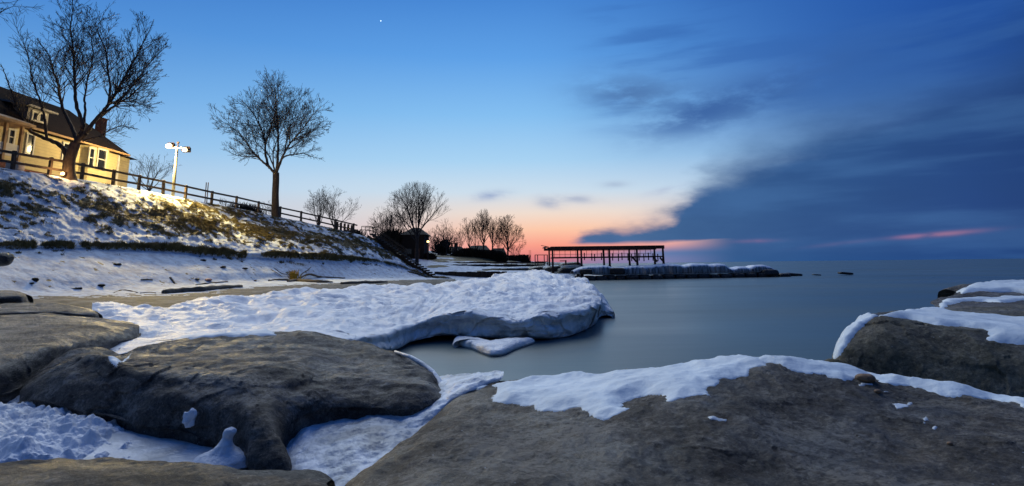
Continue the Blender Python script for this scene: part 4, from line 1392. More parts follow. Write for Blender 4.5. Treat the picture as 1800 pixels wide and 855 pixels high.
class Tree:
    def __init__(s, seed, rmin, trop=0.10, env=None, maxl=4, den=1.0, wind=(0, 0, 0), wig=0.16):
        s.r = random.Random(seed)
        s.S = {0: [], 1: [], 2: []}
        s.rmin = rmin
        s.trop = trop
        s.env = env
        s.maxl = maxl
        s.den = den
        s.wind = Vector(wind)
        s.wig = wig

    def inside(s, p):
        if s.env is None:
            return True
        c, rad = s.env
        q = p - c
        return (q.x / rad.x) ** 2 + (q.y / rad.y) ** 2 + (q.z / rad.z) ** 2 < 1.0 + 0.25 * s.r.random()

    def seg(s, cls, a, b_, r0, r1):
        s.S[cls].append((*a, *b_, max(r0, s.rmin), max(r1, s.rmin)))

    def side(s, d, ang):
        ax = Vector((s.r.gauss(0, 1), s.r.gauss(0, 1), s.r.gauss(0, 1)))
        ax = (ax - d * ax.dot(d)).normalized()
        return (d * math.cos(ang) + ax * math.sin(ang)).normalized()

    def branch(s, p, d, L, r, lvl):
        n = max(3, int(L / (0.45 if lvl < 3 else 0.30)))
        n = min(n, 11 if lvl < s.maxl else 4)
        st = L / n
        for i in range(n):
            t_ = i / n
            w = Vector((s.r.gauss(0, 1), s.r.gauss(0, 1), s.r.gauss(0, 1))) * s.wig * (0.8 if lvl < s.maxl else 0.6)
            d = (d + w + Vector((0, 0, s.trop)) + s.wind * t_).normalized()
            q = p + d * st
            r2 = r * (1 - 0.8 * (i + 1) / n) if lvl > 1 else r * (1 - 0.75 * (i + 1) / n)
            s.seg(1 if lvl < 3 else 2, p, q, r * (1 - 0.8 * t_), r2)
            if not s.inside(q) and lvl > 0:
                return
            if lvl < s.maxl and t_ >= 0.12:
                k = s.den * (1.15 if lvl < s.maxl - 1 else 1.7)
                cnt = int(k) + (s.r.random() < k - int(k))
                for _ in range(cnt):
                    s.branch(q, s.side(d, R(s.r.uniform(22, 48))), L * s.r.uniform(0.38, 0.66) * (1 - 0.40 * t_), max(r2 * 0.5, r * 0.15), lvl + 1)
            p = q

    def limb(s, pts, r0, r1, lvl_side=2, sideL=0.30, start=0.15, cls=1):
        """main limb along given points, with side branches grown on it"""
        C = cr([tuple(p) for p in pts], max(8, len(pts) * 5), arc=True)
        C = [Vector(c) for c in C]
        tot = sum((C[i + 1] - C[i]).length for i in range(len(C) - 1))
        n = len(C) - 1
        for i in range(n):
            t_ = i / n
            ra = r0 + (r1 - r0) * t_ ** 0.8
            rb = r0 + (r1 - r0) * ((i + 1) / n) ** 0.8
            jit = Vector((s.r.gauss(0, 1), s.r.gauss(0, 1), s.r.gauss(0, 1))) * 0.02
            if i < n - 1:
                C[i + 1] = C[i + 1] + jit
            s.seg(cls, C[i], C[i + 1], ra, rb)
            if t_ > start:
                d = (C[i + 1] - C[i]).normalized()
                for _ in range(1 + (s.r.random() < 0.9 * s.den)):
                    s.branch(C[i + 1], s.side(d, R(s.r.uniform(25, 60))), tot * s.r.uniform(0.55, 1.0) * sideL * (1.15 - 0.5 * t_), rb * 0.42, lvl_side)
        d = (C[-1] - C[-2]).normalized()
        s.branch(C[-1], d, tot * 0.34, r1, lvl_side)

    def build(s, name, base, label, mat, group=None, trunk=None):
        root = empty(name, base, label, 'tree', group)
        off = np.array(base)
        for cls, nm, n in ((0, 'trunk', 9), (1, 'branches', 6), (2, 'twigs', 3)):
            if not s.S[cls]:
                continue
            V_, f_ = tube_mesh(s.S[cls], n)
            me = mesh_np(nm, V_ - off, f_, True)
            o = link(nm, me, mat, root)
            if cls:
                o['kind'] = 'stuff'
        return root


def trunk_seg(T, pts, rad):
    C = cr([tuple(p) for p in pts], len(pts) * 3, arc=True)
    rr = np.interp(np.linspace(0, 1, len(C)), np.linspace(0, 1, len(rad)), rad)
    for i in range(len(C) - 1):
        T.seg(0, C[i], C[i + 1], rr[i] * 1.0, rr[i + 1])


def plane_pts(L_, Y, dy=0.0, base_y=None):
    n = len(L_)
    return [at(px, py, Y=Y + dy * i / max(n - 1, 1)) for i, (px, py) in enumerate(L_)]


# large tree in front of the house
Y1 = 41.5
T = Tree(11, 0.010, trop=0.11, maxl=4, den=1.45, wig=0.13, env=(at(150, 135, Y=Y1), Vector((6.3, 5.5, 6.3))))
b1 = at(122, 318, Y=Y1)
trunk_seg(T, plane_pts([(122, 320), (121, 300), (123, 280), (129, 262), (133, 252)], Y1), [0.55, 0.42, 0.38, 0.36, 0.33])
T.limb(plane_pts([(121, 284), (112, 262), (98, 251), (82, 245), (66, 238), (54, 232), (42, 212), (33, 192), (26, 176), (14, 146), (4, 118)], Y1, 1.5), 0.202, 0.024, 3, 0.179, 0.4)
T.limb(plane_pts([(84, 246), (81, 232), (79, 214), (73, 186), (64, 160), (56, 133), (50, 100), (42, 80)], Y1, -1.5), 0.108, 0.018, 3, 0.246, 0.3)
T.limb(plane_pts([(131, 256), (134, 246), (128, 228), (114, 200), (106, 175), (102, 150), (93, 124), (86, 98), (70, 75)], Y1, 2.0), 0.173, 0.024, 2, 0.269, 0.35)
T.limb(plane_pts([(137, 246), (146, 224), (140, 203), (134, 184), (132, 150), (130, 118), (128, 80), (124, 50), (128, 20)], Y1, -1.0), 0.173, 0.024, 2, 0.269, 0.35)
T.limb(plane_pts([(146, 222), (150, 200), (149, 176), (152, 150), (158, 125), (164, 100), (160, 75)], Y1, 2.5), 0.108, 0.018, 2, 0.314, 0.3)
T.limb(plane_pts([(133, 252), (148, 238), (160, 222), (174, 204), (188, 188), (203, 165), (215, 145), (226, 124), (240, 98), (258, 62)], Y1, -1.0), 0.194, 0.030, 2, 0.269, 0.35)
T.limb(plane_pts([(190, 186), (194, 160), (190, 130), (188, 100), (180, 75), (172, 50), (178, 35)], Y1, 1.0), 0.101, 0.018, 2, 0.291, 0.25)
T.limb(plane_pts([(172, 208), (190, 195), (208, 182), (230, 168), (250, 150), (272, 140)], Y1, -2.5), 0.130, 0.018, 2, 0.336, 0.25)
T.limb(plane_pts([(200, 184), (225, 160), (245, 135), (262, 112), (278, 96)], Y1, 2.0), 0.101, 0.018, 2, 0.336, 0.1)
T.limb(plane_pts([(146, 248), (160, 243), (175, 240), (195, 228), (215, 222), (236, 226)], Y1, -1.5), 0.079, 0.018, 3, 0.314, 0.3)
T.limb(plane_pts([(205, 180), (230, 178), (250, 184), (268, 190)], Y1, -1.5), 0.058, 0.012, 2, 0.392, 0.1)
T.build('bare_tree', b1, 'big spreading bare tree with many trunks in front of the house', M['bark'])

# lone tree on the crest
Y2 = 65.5
T = Tree(23, 0.012, trop=0.05, maxl=4, den=1.4, wig=0.11, env=(at(484, 213, Y=Y2), Vector((6.9, 6.4, 5.6))))
b2 = at(485, 382, Y=Y2)
trunk_seg(T, plane_pts([(485, 386), (484, 370), (484, 340), (485, 318), (485, 304)], Y2), [0.52, 0.42, 0.38, 0.37, 0.36])
T.limb(plane_pts([(484, 306), (472, 293), (458, 281), (440, 262), (428, 243), (413, 228), (398, 218)], Y2, -2), 0.165, 0.024, 2, 0.32, 0.25)
T.limb(plane_pts([(474, 296), (467, 275), (466, 256), (463, 236), (450, 208), (438, 190), (424, 176)], Y2, 2.5), 0.165, 0.024, 2, 0.32, 0.3)
T.limb(plane_pts([(466, 256), (476, 225), (484, 195), (480, 165), (474, 145)], Y2, -2), 0.105, 0.018, 2, 0.34, 0.15)
T.limb(plane_pts([(485, 306), (488, 282), (489, 255), (488, 222), (486, 190), (484, 160), (480, 138)], Y2, 1), 0.180, 0.024, 2, 0.28, 0.3)
T.limb(plane_pts([(486, 304), (494, 282), (504, 262), (515, 246), (530, 230), (548, 205), (562, 190)], Y2, -2), 0.165, 0.024, 2, 0.30, 0.25)
T.limb(plane_pts([(488, 292), (500, 276), (516, 272), (533, 270), (550, 276), (564, 280)], Y2, -3), 0.120, 0.018, 2, 0.36, 0.25)
T.limb(plane_pts([(500, 270), (506, 240), (512, 212), (520, 185), (527, 168)], Y2, 3), 0.105, 0.018, 2, 0.36, 0.15)
T.limb(plane_pts([(482, 300), (480, 270), (486, 250), (500, 215), (505, 190)], Y2, 4.5), 0.098, 0.018, 2, 0.34, 0.2)
T.limb(plane_pts([(482, 296), (470, 270), (450, 250), (440, 225)], Y2, 5.0), 0.098, 0.018, 2, 0.36, 0.2)
T.limb(plane_pts([(515, 246), (535, 238), (555, 228), (570, 222)], Y2, -1), 0.075, 0.018, 2, 0.36, 0.1)
T.limb(plane_pts([(452, 276), (430, 275), (412, 272), (396, 262)], Y2, 2), 0.068, 0.018, 2, 0.36, 0.1)
T.build('bare_tree', b2, 'lone bare tree with one straight trunk and round crown on the crest of the bluff', M['bark'])


def auto_tree(px, py_base, py_top, px_w, Y, seed, label, group=None, fork=0.3, limbs=6, maxl=4, rt=0.022, den=0.9, trop=0.08, mat='bark_dark', spread=38, rmin=None, name='bare_tree', lean=0.0):
    base = at(px, py_base, Y=Y)
    top = at(px, py_top, Y=Y)
    H = (top - base).length
    Wd = px_w / F * Y / 2
    cz = base.z + H * 0.60
    T = Tree(seed, rmin or Y * 0.00013, trop=trop, maxl=maxl, den=den, wig=0.12, env=(Vector((base.x, base.y, cz)), Vector((Wd, Wd, H * 0.45))))
    rr = T.r
    fk = base + Vector((lean * H * 0.2, 0, H * fork))
    tr = H * rt
    trunk_seg(T, [base - Vector((0, 0, 0.4)), base.lerp(fk, 0.5) + Vector((rr.gauss(0, .1), 0, 0)), fk], [tr * 1.2, tr * 0.85, tr * 0.75])
    for i in range(limbs):
        a = i / limbs * 2 * math.pi + rr.uniform(-0.3, 0.3)
        sp_ = R(spread) * rr.uniform(0.25, 1.2)
        if i == 0:
            sp_ = R(4)
        d = Vector((math.cos(a) * math.sin(sp_) + lean * 0.4, math.sin(a) * math.sin(sp_), math.cos(sp_)))
        L = H * rr.uniform(0.50, 0.64)
        p = fk - Vector((0, 0, H * fork * 0.35 * rr.random() if i else 0))
        T.branch(p, d.normalized(), L, tr * (0.45 if i else 0.6), 1)
    return T.build(name, base, label, M[mat], group)


far = 'bare trees on the far shore'
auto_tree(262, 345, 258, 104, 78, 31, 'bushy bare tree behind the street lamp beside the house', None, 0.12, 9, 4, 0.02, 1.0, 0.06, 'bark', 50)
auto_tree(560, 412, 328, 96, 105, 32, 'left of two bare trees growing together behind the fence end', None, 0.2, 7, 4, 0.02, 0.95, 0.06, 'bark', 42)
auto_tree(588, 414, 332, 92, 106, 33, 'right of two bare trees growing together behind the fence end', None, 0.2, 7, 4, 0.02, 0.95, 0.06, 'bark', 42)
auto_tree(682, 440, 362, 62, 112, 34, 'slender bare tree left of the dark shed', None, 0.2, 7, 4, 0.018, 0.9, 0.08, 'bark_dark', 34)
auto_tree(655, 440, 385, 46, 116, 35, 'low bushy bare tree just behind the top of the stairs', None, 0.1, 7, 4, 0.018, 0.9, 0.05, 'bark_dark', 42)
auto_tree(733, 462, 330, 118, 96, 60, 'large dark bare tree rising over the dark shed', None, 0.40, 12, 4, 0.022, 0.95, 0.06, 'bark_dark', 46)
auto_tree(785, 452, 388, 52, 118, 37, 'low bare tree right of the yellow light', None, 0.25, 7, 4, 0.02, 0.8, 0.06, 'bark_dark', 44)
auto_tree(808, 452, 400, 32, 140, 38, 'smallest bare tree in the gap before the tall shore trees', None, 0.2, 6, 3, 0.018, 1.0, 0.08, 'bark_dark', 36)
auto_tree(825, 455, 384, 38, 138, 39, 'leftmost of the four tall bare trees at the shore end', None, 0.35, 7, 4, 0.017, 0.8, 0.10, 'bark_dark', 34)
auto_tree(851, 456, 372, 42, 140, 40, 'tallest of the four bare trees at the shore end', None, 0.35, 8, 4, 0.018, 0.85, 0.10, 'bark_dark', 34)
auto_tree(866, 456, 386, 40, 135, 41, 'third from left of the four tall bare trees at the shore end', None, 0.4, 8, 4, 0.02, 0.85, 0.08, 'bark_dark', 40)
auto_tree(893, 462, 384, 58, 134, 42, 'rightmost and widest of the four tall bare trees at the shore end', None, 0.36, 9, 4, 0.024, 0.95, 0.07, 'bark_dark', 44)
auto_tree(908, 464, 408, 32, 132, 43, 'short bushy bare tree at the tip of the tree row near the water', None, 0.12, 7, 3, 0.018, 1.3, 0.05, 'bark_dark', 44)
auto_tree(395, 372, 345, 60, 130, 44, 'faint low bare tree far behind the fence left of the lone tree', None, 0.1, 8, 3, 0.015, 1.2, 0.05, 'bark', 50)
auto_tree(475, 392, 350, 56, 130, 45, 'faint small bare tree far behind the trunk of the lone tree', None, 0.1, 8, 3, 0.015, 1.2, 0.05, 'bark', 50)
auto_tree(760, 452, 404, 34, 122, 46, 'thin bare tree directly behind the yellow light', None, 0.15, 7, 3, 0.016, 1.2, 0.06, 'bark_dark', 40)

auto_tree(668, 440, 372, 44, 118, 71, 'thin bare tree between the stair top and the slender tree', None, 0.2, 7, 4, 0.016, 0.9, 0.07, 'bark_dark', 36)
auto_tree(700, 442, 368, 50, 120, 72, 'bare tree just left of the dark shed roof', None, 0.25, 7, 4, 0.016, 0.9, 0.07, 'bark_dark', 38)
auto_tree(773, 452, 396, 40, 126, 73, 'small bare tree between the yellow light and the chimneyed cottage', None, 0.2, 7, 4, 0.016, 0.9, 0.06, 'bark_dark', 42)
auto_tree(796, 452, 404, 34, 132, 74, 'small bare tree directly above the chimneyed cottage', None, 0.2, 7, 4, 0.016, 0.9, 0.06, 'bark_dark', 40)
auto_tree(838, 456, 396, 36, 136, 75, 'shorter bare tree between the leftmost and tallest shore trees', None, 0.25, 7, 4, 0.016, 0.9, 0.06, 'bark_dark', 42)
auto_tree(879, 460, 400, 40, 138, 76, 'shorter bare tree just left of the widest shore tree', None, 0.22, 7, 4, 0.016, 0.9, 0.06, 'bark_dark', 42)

# branches reaching in from a tree beyond the left edge of the picture
T = Tree(51, 0.008, trop=0.02, maxl=4, den=1.1, wig=0.2)
bx = at(-150, 330, Y=30)
trunk_seg(T, [bx, at(-150, 200, Y=30), at(-140, 80, Y=30)], [0.4, 0.32, 0.26])
T.limb([at(-142, 90, Y=30), at(-90, 50, Y=30), at(-40, 32, Y=30), at(-6, 26, Y=30)], 0.16, 0.03, 2, 0.24, 0.1)
T.limb([at(-142, 80, Y=30), at(-100, 10, Y=30.5), at(-60, -20, Y=31), at(-15, 2, Y=31)], 0.14, 0.03, 2, 0.24, 0.1)
T.limb([at(-142, 80, Y=30), at(-150, 0, Y=30.5), at(-140, -80, Y=31)], 0.2, 0.03, 2, 0.3, 0.1)
T.build('bare_tree', bx, 'bare tree beyond the upper left corner with only branch tips in view', M['bark'])

# undergrowth and hedges on the far shore
m, g, b = material('dark_hedge', 0.95, 0.1)
t = g.new('ShaderNodeTexCoord')
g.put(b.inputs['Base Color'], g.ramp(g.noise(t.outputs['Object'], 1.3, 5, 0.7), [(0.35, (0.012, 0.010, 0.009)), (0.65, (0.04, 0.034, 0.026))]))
M['hedge'] = m


def bush(px0, px1, py_base, py_top, Y, label, seed, name='shrub', depth=3.0, n=2600):
    rs_ = np.random.RandomState(seed)
    a, b_ = at(px0, py_base, Y=Y), at(px1, py_base, Y=Y)
    H = (at((px0 + px1) / 2, py_top, Y=Y) - at((px0 + px1) / 2, py_base, Y=Y)).length
    base = (a + b_) / 2
    u_ = rs_.rand(n)
    L = (b_ - a).length
    prof = np.clip(0.55 + 0.5 * fbm(np.stack([u_ * L * 0.45, u_ * 0 + seed, u_ * 0], -1), 3) + 0.15, 0.3, 1.0) * np.clip(np.sin(np.pi * np.clip(u_, 0.02, 0.98)) * 3, 0.25, 1)
    x = (u_ - 0.5) * L
    y = rs_.uniform(-0.5, 0.5, n) * depth
    rootp = np.stack([x, y, np.zeros(n) - 0.2], -1)
    h = H * prof * rs_.uniform(0.45, 1.05, n)
    tip = rootp + np.stack([rs_.randn(n) * 0.25 * h, rs_.randn(n) * 0.25 * h, h + 0.2], -1)
    midp = rootp * 0.45 + tip * 0.55 + rs_.randn(n, 3) * 0.12
    rad = Y * 0.00042
    S = np.concatenate([np.c_[rootp, midp, np.full(n, rad * 1.4), np.full(n, rad * 1.2)], np.c_[midp, tip, np.full(n, rad * 1.2), np.full(n, rad * 0.8)],
                        np.c_[midp, midp + (tip - midp) * 0.7 + rs_.randn(n, 3) * 0.18, np.full(n, rad), np.full(n, rad * 0.8)]])
    V_, f_ = tube_mesh(S, 3)
    root = link(name, mesh_np(name, V_, f_), M['hedge'])
    root.location = base
    tag(root, label, 'shrub')
    return root


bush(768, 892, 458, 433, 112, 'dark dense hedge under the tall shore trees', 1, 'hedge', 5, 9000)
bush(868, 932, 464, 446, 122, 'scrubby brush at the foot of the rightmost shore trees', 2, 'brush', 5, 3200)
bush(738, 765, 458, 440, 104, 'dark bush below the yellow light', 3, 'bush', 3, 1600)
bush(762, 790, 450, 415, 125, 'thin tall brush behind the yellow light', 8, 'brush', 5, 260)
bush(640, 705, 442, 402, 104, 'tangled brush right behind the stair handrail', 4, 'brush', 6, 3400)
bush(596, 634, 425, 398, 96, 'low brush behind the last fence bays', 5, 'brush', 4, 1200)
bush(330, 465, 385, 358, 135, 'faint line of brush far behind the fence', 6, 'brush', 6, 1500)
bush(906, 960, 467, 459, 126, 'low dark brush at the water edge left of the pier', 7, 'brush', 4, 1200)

# ------------------------------------------------------------------ house
HX = -38.0
m, g, b = material('cream_siding', 0.7, 0.25)
t = g.new('ShaderNodeTexCoord')
v = t.outputs['Object']
wv_ = g.new('ShaderNodeTexWave')
wv_.wave_type = 'BANDS'
wv_.bands_direction = 'Z'
wv_.wave_profile = 'SAW'
g.put(wv_.inputs['Vector'], v)
wv_.inputs['Scale'].default_value = 1.25
c = g.mix(g.step(g.noise(v, 0.8, 5, 0.6), 0.3, 0.7), (0.45, 0.35, 0.17), (0.53, 0.42, 0.21))
g.put(b.inputs['Base Color'], g.mix(g.step(wv_.outputs[1], 0.0, 0.12), (0.22, 0.19, 0.13), c))
bump(g, b, wv_.outputs[1], 0.6, 0.03)
M['siding'] = m
m, g, b = material('dark_shingles', 1.0, 0.03)
t = g.new('ShaderNodeTexCoord')
br_ = g.new('ShaderNodeTexBrick')
g.put(br_.inputs['Vector'], g.vmap(t.outputs['Object'], rot=(0, R(90), 0)))
br_.inputs['Color1'].default_value = (0.012, 0.008, 0.007, 1)
br_.inputs['Color2'].default_value = (0.022, 0.014, 0.011, 1)
br_.inputs['Mortar'].default_value = (0.012, 0.009, 0.008, 1)
br_.inputs['Scale'].default_value = 2.6
br_.inputs['Mortar Size'].default_value = 0.03
g.put(b.inputs['Base Color'], g.mix(g.step(g.noise(t.outputs['Object'], 1.2, 6, 0.7), 0.3, 0.7), br_.outputs[0], (0.020, 0.013, 0.010)))
bump(g, b, br_.outputs[1], 0.5, 0.02)
M['shingle'] = m
M['trim'] = simple('white_trim', (0.50, 0.46, 0.38), 0.6, 0.1, 2, bmp=0.1)
M['eave'] = simple('eave_board', (0.34, 0.20, 0.09), 0.7, 0.2, 2)
M['brick'] = simple('red_brick', (0.16, 0.055, 0.035), 0.85, 0.35, 9)
M['darkbrick'] = simple('sooty_brick', (0.07, 0.03, 0.022), 0.9, 0.35, 9)
M['pale'] = simple('pale_dormer_siding', (0.24, 0.22, 0.20), 0.75, 0.15, 2)
m, g, b = material('window_glass', 0.12, 0.3)
b.inputs['Base Color'].default_value = (0.012, 0.014, 0.018, 1)
M['glass'] = m

ridge_px0 = at(0, 152, X=-42.6)
eL = at(0, 209, X=HX + 0.6)
eR = at(219, 268, X=HX + 0.6)
eave_z = (eL.z + eR.z) / 2
wall_end = at(206, 290, X=HX).y
hg = 8.75
hroot = Vector((HX, wall_end - 10, hg))
house = empty('house', hroot, 'cream two level house with dark hipped roof at the top left behind the fence', 'house')
Y0h, Y1h = 22.0, wall_end
XB = HX - 9.2
wall = MB()
wall.box(((HX + XB) / 2, (Y0h + Y1h) / 2, (hg + 1.0 + eave_z - 0.1) / 2), (HX - XB, Y1h - Y0h, eave_z - 0.1 - hg - 1.0))
wall.build('wall', M['siding'], house)
fd = MB()
fd.box(((HX + XB) / 2, (Y0h + Y1h) / 2, hg + 0.3), (HX - XB - 0.1, Y1h - Y0h - 0.1, 1.4))
fd.build('foundation', M['brick'], house)
rfl = MB()
ov = 0.65
x0, x1, y0_, y1_ = XB - ov, HX + ov, Y0h - ov, Y1h + ov
xr = (x0 + x1) / 2
zr = ridge_px0.z
hipy = at(122, 189, X=xr).y
ze = eave_z
# hipped roof with thickness
rfl.poly([(x1, y0_, ze), (x1, y1_, ze), (x0, y1_, ze), (x0, y0_, ze), (xr, y0_ + 5, zr), (xr, hipy, zr),
          (x1, y0_, ze - 0.16), (x1, y1_, ze - 0.16), (x0, y1_, ze - 0.16), (x0, y0_, ze - 0.16)],
         [(0, 1, 5, 4), (1, 2, 5), (2, 3, 4, 5), (3, 0, 4), (0, 6, 7, 1), (1, 7, 8, 2), (2, 8, 9, 3), (3, 9, 6, 0), (6, 9, 8, 7)])
roof = rfl.build('roof', M['shingle'], house)
gt = MB()
gt.beam((x1 + 0.05, y0_, ze - 0.1), (x1 + 0.05, y1_, ze - 0.1), 0.10, 0.16)
gt.beam((x1, y1_ + 0.05, ze - 0.1), (x0, y1_ + 0.05, ze - 0.1), 0.10, 0.16)
gt.build('gutter', M['eave'], house)
# chimney behind
cp0, cp1 = at(171, 236, X=-44.5), at(183, 212, X=-44.5)
ch = MB()
cyy = (at(171, 225, X=-44.5).y + at(183, 225, X=-44.5).y) / 2
ch.box((-44.5, cyy, (cp1.z + 10) / 2 + 0.0), (0.75, 0.7, cp1.z - 10))
ch.box((-44.5, cyy, cp1.z + 0.06), (0.9, 0.85, 0.12))
rebase_parent = house
ch.build('chimney', M['darkbrick'], house)


def window(pxa, pxb, pyt, pyb, X, parent, mull=True, frame_mat='trim', fw=0.13):
    """window in a wall facing +x; pixel box at its centre"""
    ym = [at(pxa, (pyt + pyb) / 2, X=X).y, at(pxb, (pyt + pyb) / 2, X=X).y]
    pc = (pxa + pxb) / 2
    zt, zb = at(pc, pyt, X=X).z, at(pc, pyb, X=X).z
    yc, hy, zc, hz_ = (ym[0] + ym[1]) / 2, (ym[1] - ym[0]) / 2, (zt + zb) / 2, (zt - zb) / 2
    mb = MB()
    mb.box((X + 0.03, yc, zt + fw / 2), (0.14, 2 * hy + 2 * fw + 0.1, fw))
    mb.box((X + 0.03, yc, zb - fw / 2), (0.16, 2 * hy + 2 * fw + 0.1, fw))
    mb.box((X + 0.028, yc - hy - fw / 2, zc), (0.13, fw, 2 * hz_))
    mb.box((X + 0.028, yc + hy + fw / 2, zc), (0.13, fw, 2 * hz_))
    if mull:
        mb.box((X + 0.02, yc, zc), (0.09, 2 * hy, 0.07))
    wf = mb.build('window', M[frame_mat], house if parent is None else None)
    if parent is not None:
        rebase(wf, house)
        wf.parent = parent
        wf.matrix_parent_inverse = Matrix.Identity(4)
    for zz in ((zc + hz_ / 2, zc - hz_ / 2) if mull else (zc,)):
        pb = MB()
        pb.box((X - 0.005, yc, zz), (0.03, 2 * hy - 0.01, (hz_ if mull else 2 * hz_) - 0.01))
        po = pb.build('pane', M['glass'])
        po.data.transform(Matrix.Translation(-hroot))
        po.parent = wf
    return wf


window(46, 57, 237, 272, HX, None)
window(110, 120, 253, 285, HX, None)
window(15, 23, 229, 253, HX, None)
# bay window: a shallow projecting bay
by0, by1 = at(151, 280, X=HX + 0.55).y, at(196, 285, X=HX + 0.55).y
bz1 = at(172, 259, X=HX + 0.55).z
bay = MB()
pr = 0.55
hh = [(HX - 0.05, by0 - 0.1), (HX + pr, by0 + 0.35), (HX + pr, by1 - 0.45), (HX - 0.05, by1)]
V_ = [(x, y, hg + 0.2) for x, y in hh] + [(x, y, bz1) for x, y in hh]
bay.poly(V_, [(0, 1, 5, 4), (1, 2, 6, 5), (2, 3, 7, 6), (4, 5, 6, 7), (3, 2, 1, 0)])
bay_o = bay.build('bay', M['siding'], house)
window(156, 163, 262, 293, HX + pr, None)
window(171, 184, 264, 297, HX + pr, None)
# dormer on the front slope
DX = HX - 0.35
d0, d1 = at(46, 215, X=DX).y, at(84, 215, X=DX).y
dzb, dzt = at(64, 232, X=DX).z, at(64, 193, X=DX).z
dm = MB()
dm.box((DX - 2.0, (d0 + d1) / 2, (dzb + dzt) / 2), (4.0, d1 - d0, dzt - dzb))
dorm = dm.build('dormer', M['pale'], house)
dr = MB()
dr.poly([(DX + 0.45, d0 - 0.45, dzt), (DX + 0.45, d1 + 0.45, dzt), (DX - 4.2, d1 + 0.45, dzt + 0.9), (DX - 4.2, d0 - 0.45, dzt + 0.9),
         (DX + 0.45, d0 - 0.45, dzt + 0.15), (DX + 0.45, d1 + 0.45, dzt + 0.15), (DX - 4.2, d1 + 0.45, dzt + 1.05), (DX - 4.2, d0 - 0.45, dzt + 1.05)],
        [(0, 3, 2, 1), (4, 5, 6, 7), (0, 1, 5, 4), (1, 2, 6, 5), (2, 3, 7, 6), (3, 0, 4, 7)])
o = dr.build('dormer_roof', M['pale'], house)
window(57, 64, 198, 211, DX, dorm, False)
window(69, 76, 201, 214, DX, dorm, False)
# corner boards, rear wing and porch
cb = MB()
cb.box((HX + 0.06, Y1h + 0.02, (hg + eave_z) / 2), (0.12, 0.22, eave_z - hg - 0.2))
cb.build('corner_board', M['trim'], house)
wy = at(226, 300, X=HX - 1.5).y
wgz = at(226, 279, X=HX - 1.5).z
wg = MB()
wg.box((HX - 4.5, (Y1h + wy) / 2 + 0.01, (hg + wgz) / 2), (6.0, wy - Y1h, wgz - hg))
wg.build('rear_wing', M['siding'], house)
wr = MB()
wr.poly([(HX - 1.0, Y1h + 0.05, wgz), (HX - 1.0, wy + 0.6, wgz), (HX - 8, wy + 0.6, wgz), (HX - 8, Y1h + 0.05, wgz), (HX - 4.5, Y1h + 0.05, wgz + 1.3), (HX - 4.5, wy - 1.5, wgz + 1.3)],
        [(0, 1, 5, 4), (1, 2, 5), (2, 3, 4, 5), (0, 4, 3), (0, 3, 2, 1)])
wr.build('wing_roof', M['shingle'], house)
pr_y = [at(px, 270, X=HX + 1.3).y for px in (-60, -25, 4, 33)]
pz = at(10, 250, X=HX + 1.3).z
pzt = at(10, 210, X=HX + 1.3).z
for yy in pr_y:
    cmb = MB()
    cmb.box((HX + 1.3, yy, (hg + pzt) / 2), (0.2, 0.2, pzt - hg))
    cmb.build('porch_column', M['eave'], house)
pp = MB()
pp.box((HX + 1.3, (pr_y[0] + pr_y[-1]) / 2, at(10, 262, X=HX + 1.3).z), (0.08, pr_y[-1] - pr_y[0], 0.9))
pp.build('porch_railing', M['trim'], house)
prf = MB()
prf.poly([(HX + 1.9, pr_y[0] - 1, pzt), (HX + 1.9, pr_y[-1] + 0.5, pzt), (HX, pr_y[-1] + 0.5, pzt + 0.7), (HX, pr_y[0] - 1, pzt + 0.7),
          (HX + 1.9, pr_y[0] - 1, pzt - 0.2), (HX + 1.9, pr_y[-1] + 0.5, pzt - 0.2), (HX, pr_y[-1] + 0.5, pzt - 0.2), (HX, pr_y[0] - 1, pzt - 0.2)],
         [(0, 1, 2, 3), (4, 7, 6, 5), (0, 4, 5, 1), (1, 5, 6, 2), (2, 6, 7, 3), (3, 7, 4, 0)])
prf.build('porch_roof', M['eave'], house)
pf = MB()
pf.box((HX + 0.8, (pr_y[0] + pr_y[-1]) / 2, hg + 0.8), (1.5, pr_y[-1] - pr_y[0], 0.5))
pf.build('porch_floor', M['brick'], house)
# low white box lying by the fence
q = crest_pt(42) + Vector((-0.9, 0.3, 0))
q.z = ground_z(q.x, q.y, bvh_bluff) + 0.25
V_, f_ = superblob(q, (0.8, 0.9, 0.6), 0.2, 20, 0.05, 1, 3, 0.4)
tag(link('utility_box', mesh_np('utility_box', V_, f_), M['trim']), 'small rounded white box on the ground behind the fence near the porch', 'box')

# ------------------------------------------------------------------ lamps
def emit(name, col, st):
    m_ = bpy.data.materials.new(name)
    m_.use_nodes = True
    b_ = m_.node_tree.nodes['Principled BSDF']
    b_.inputs['Base Color'].default_value = (0.8, 0.8, 0.8, 1)
    b_.inputs['Emission Color'].default_value = (*col, 1)
    b_.inputs['Emission Strength'].default_value = st
    return m_


def point(name, loc, W, col, rad, parent):
    l_ = bpy.data.lights.new(name, 'POINT')
    l_.energy = W
    l_.color = col
    l_.shadow_soft_size = rad
    o_ = bpy.data.objects.new(name, l_)
    COL.objects.link(o_)
    o_.location = Vector(loc) - parent.matrix_world.translation
    o_.parent = parent
    return o_


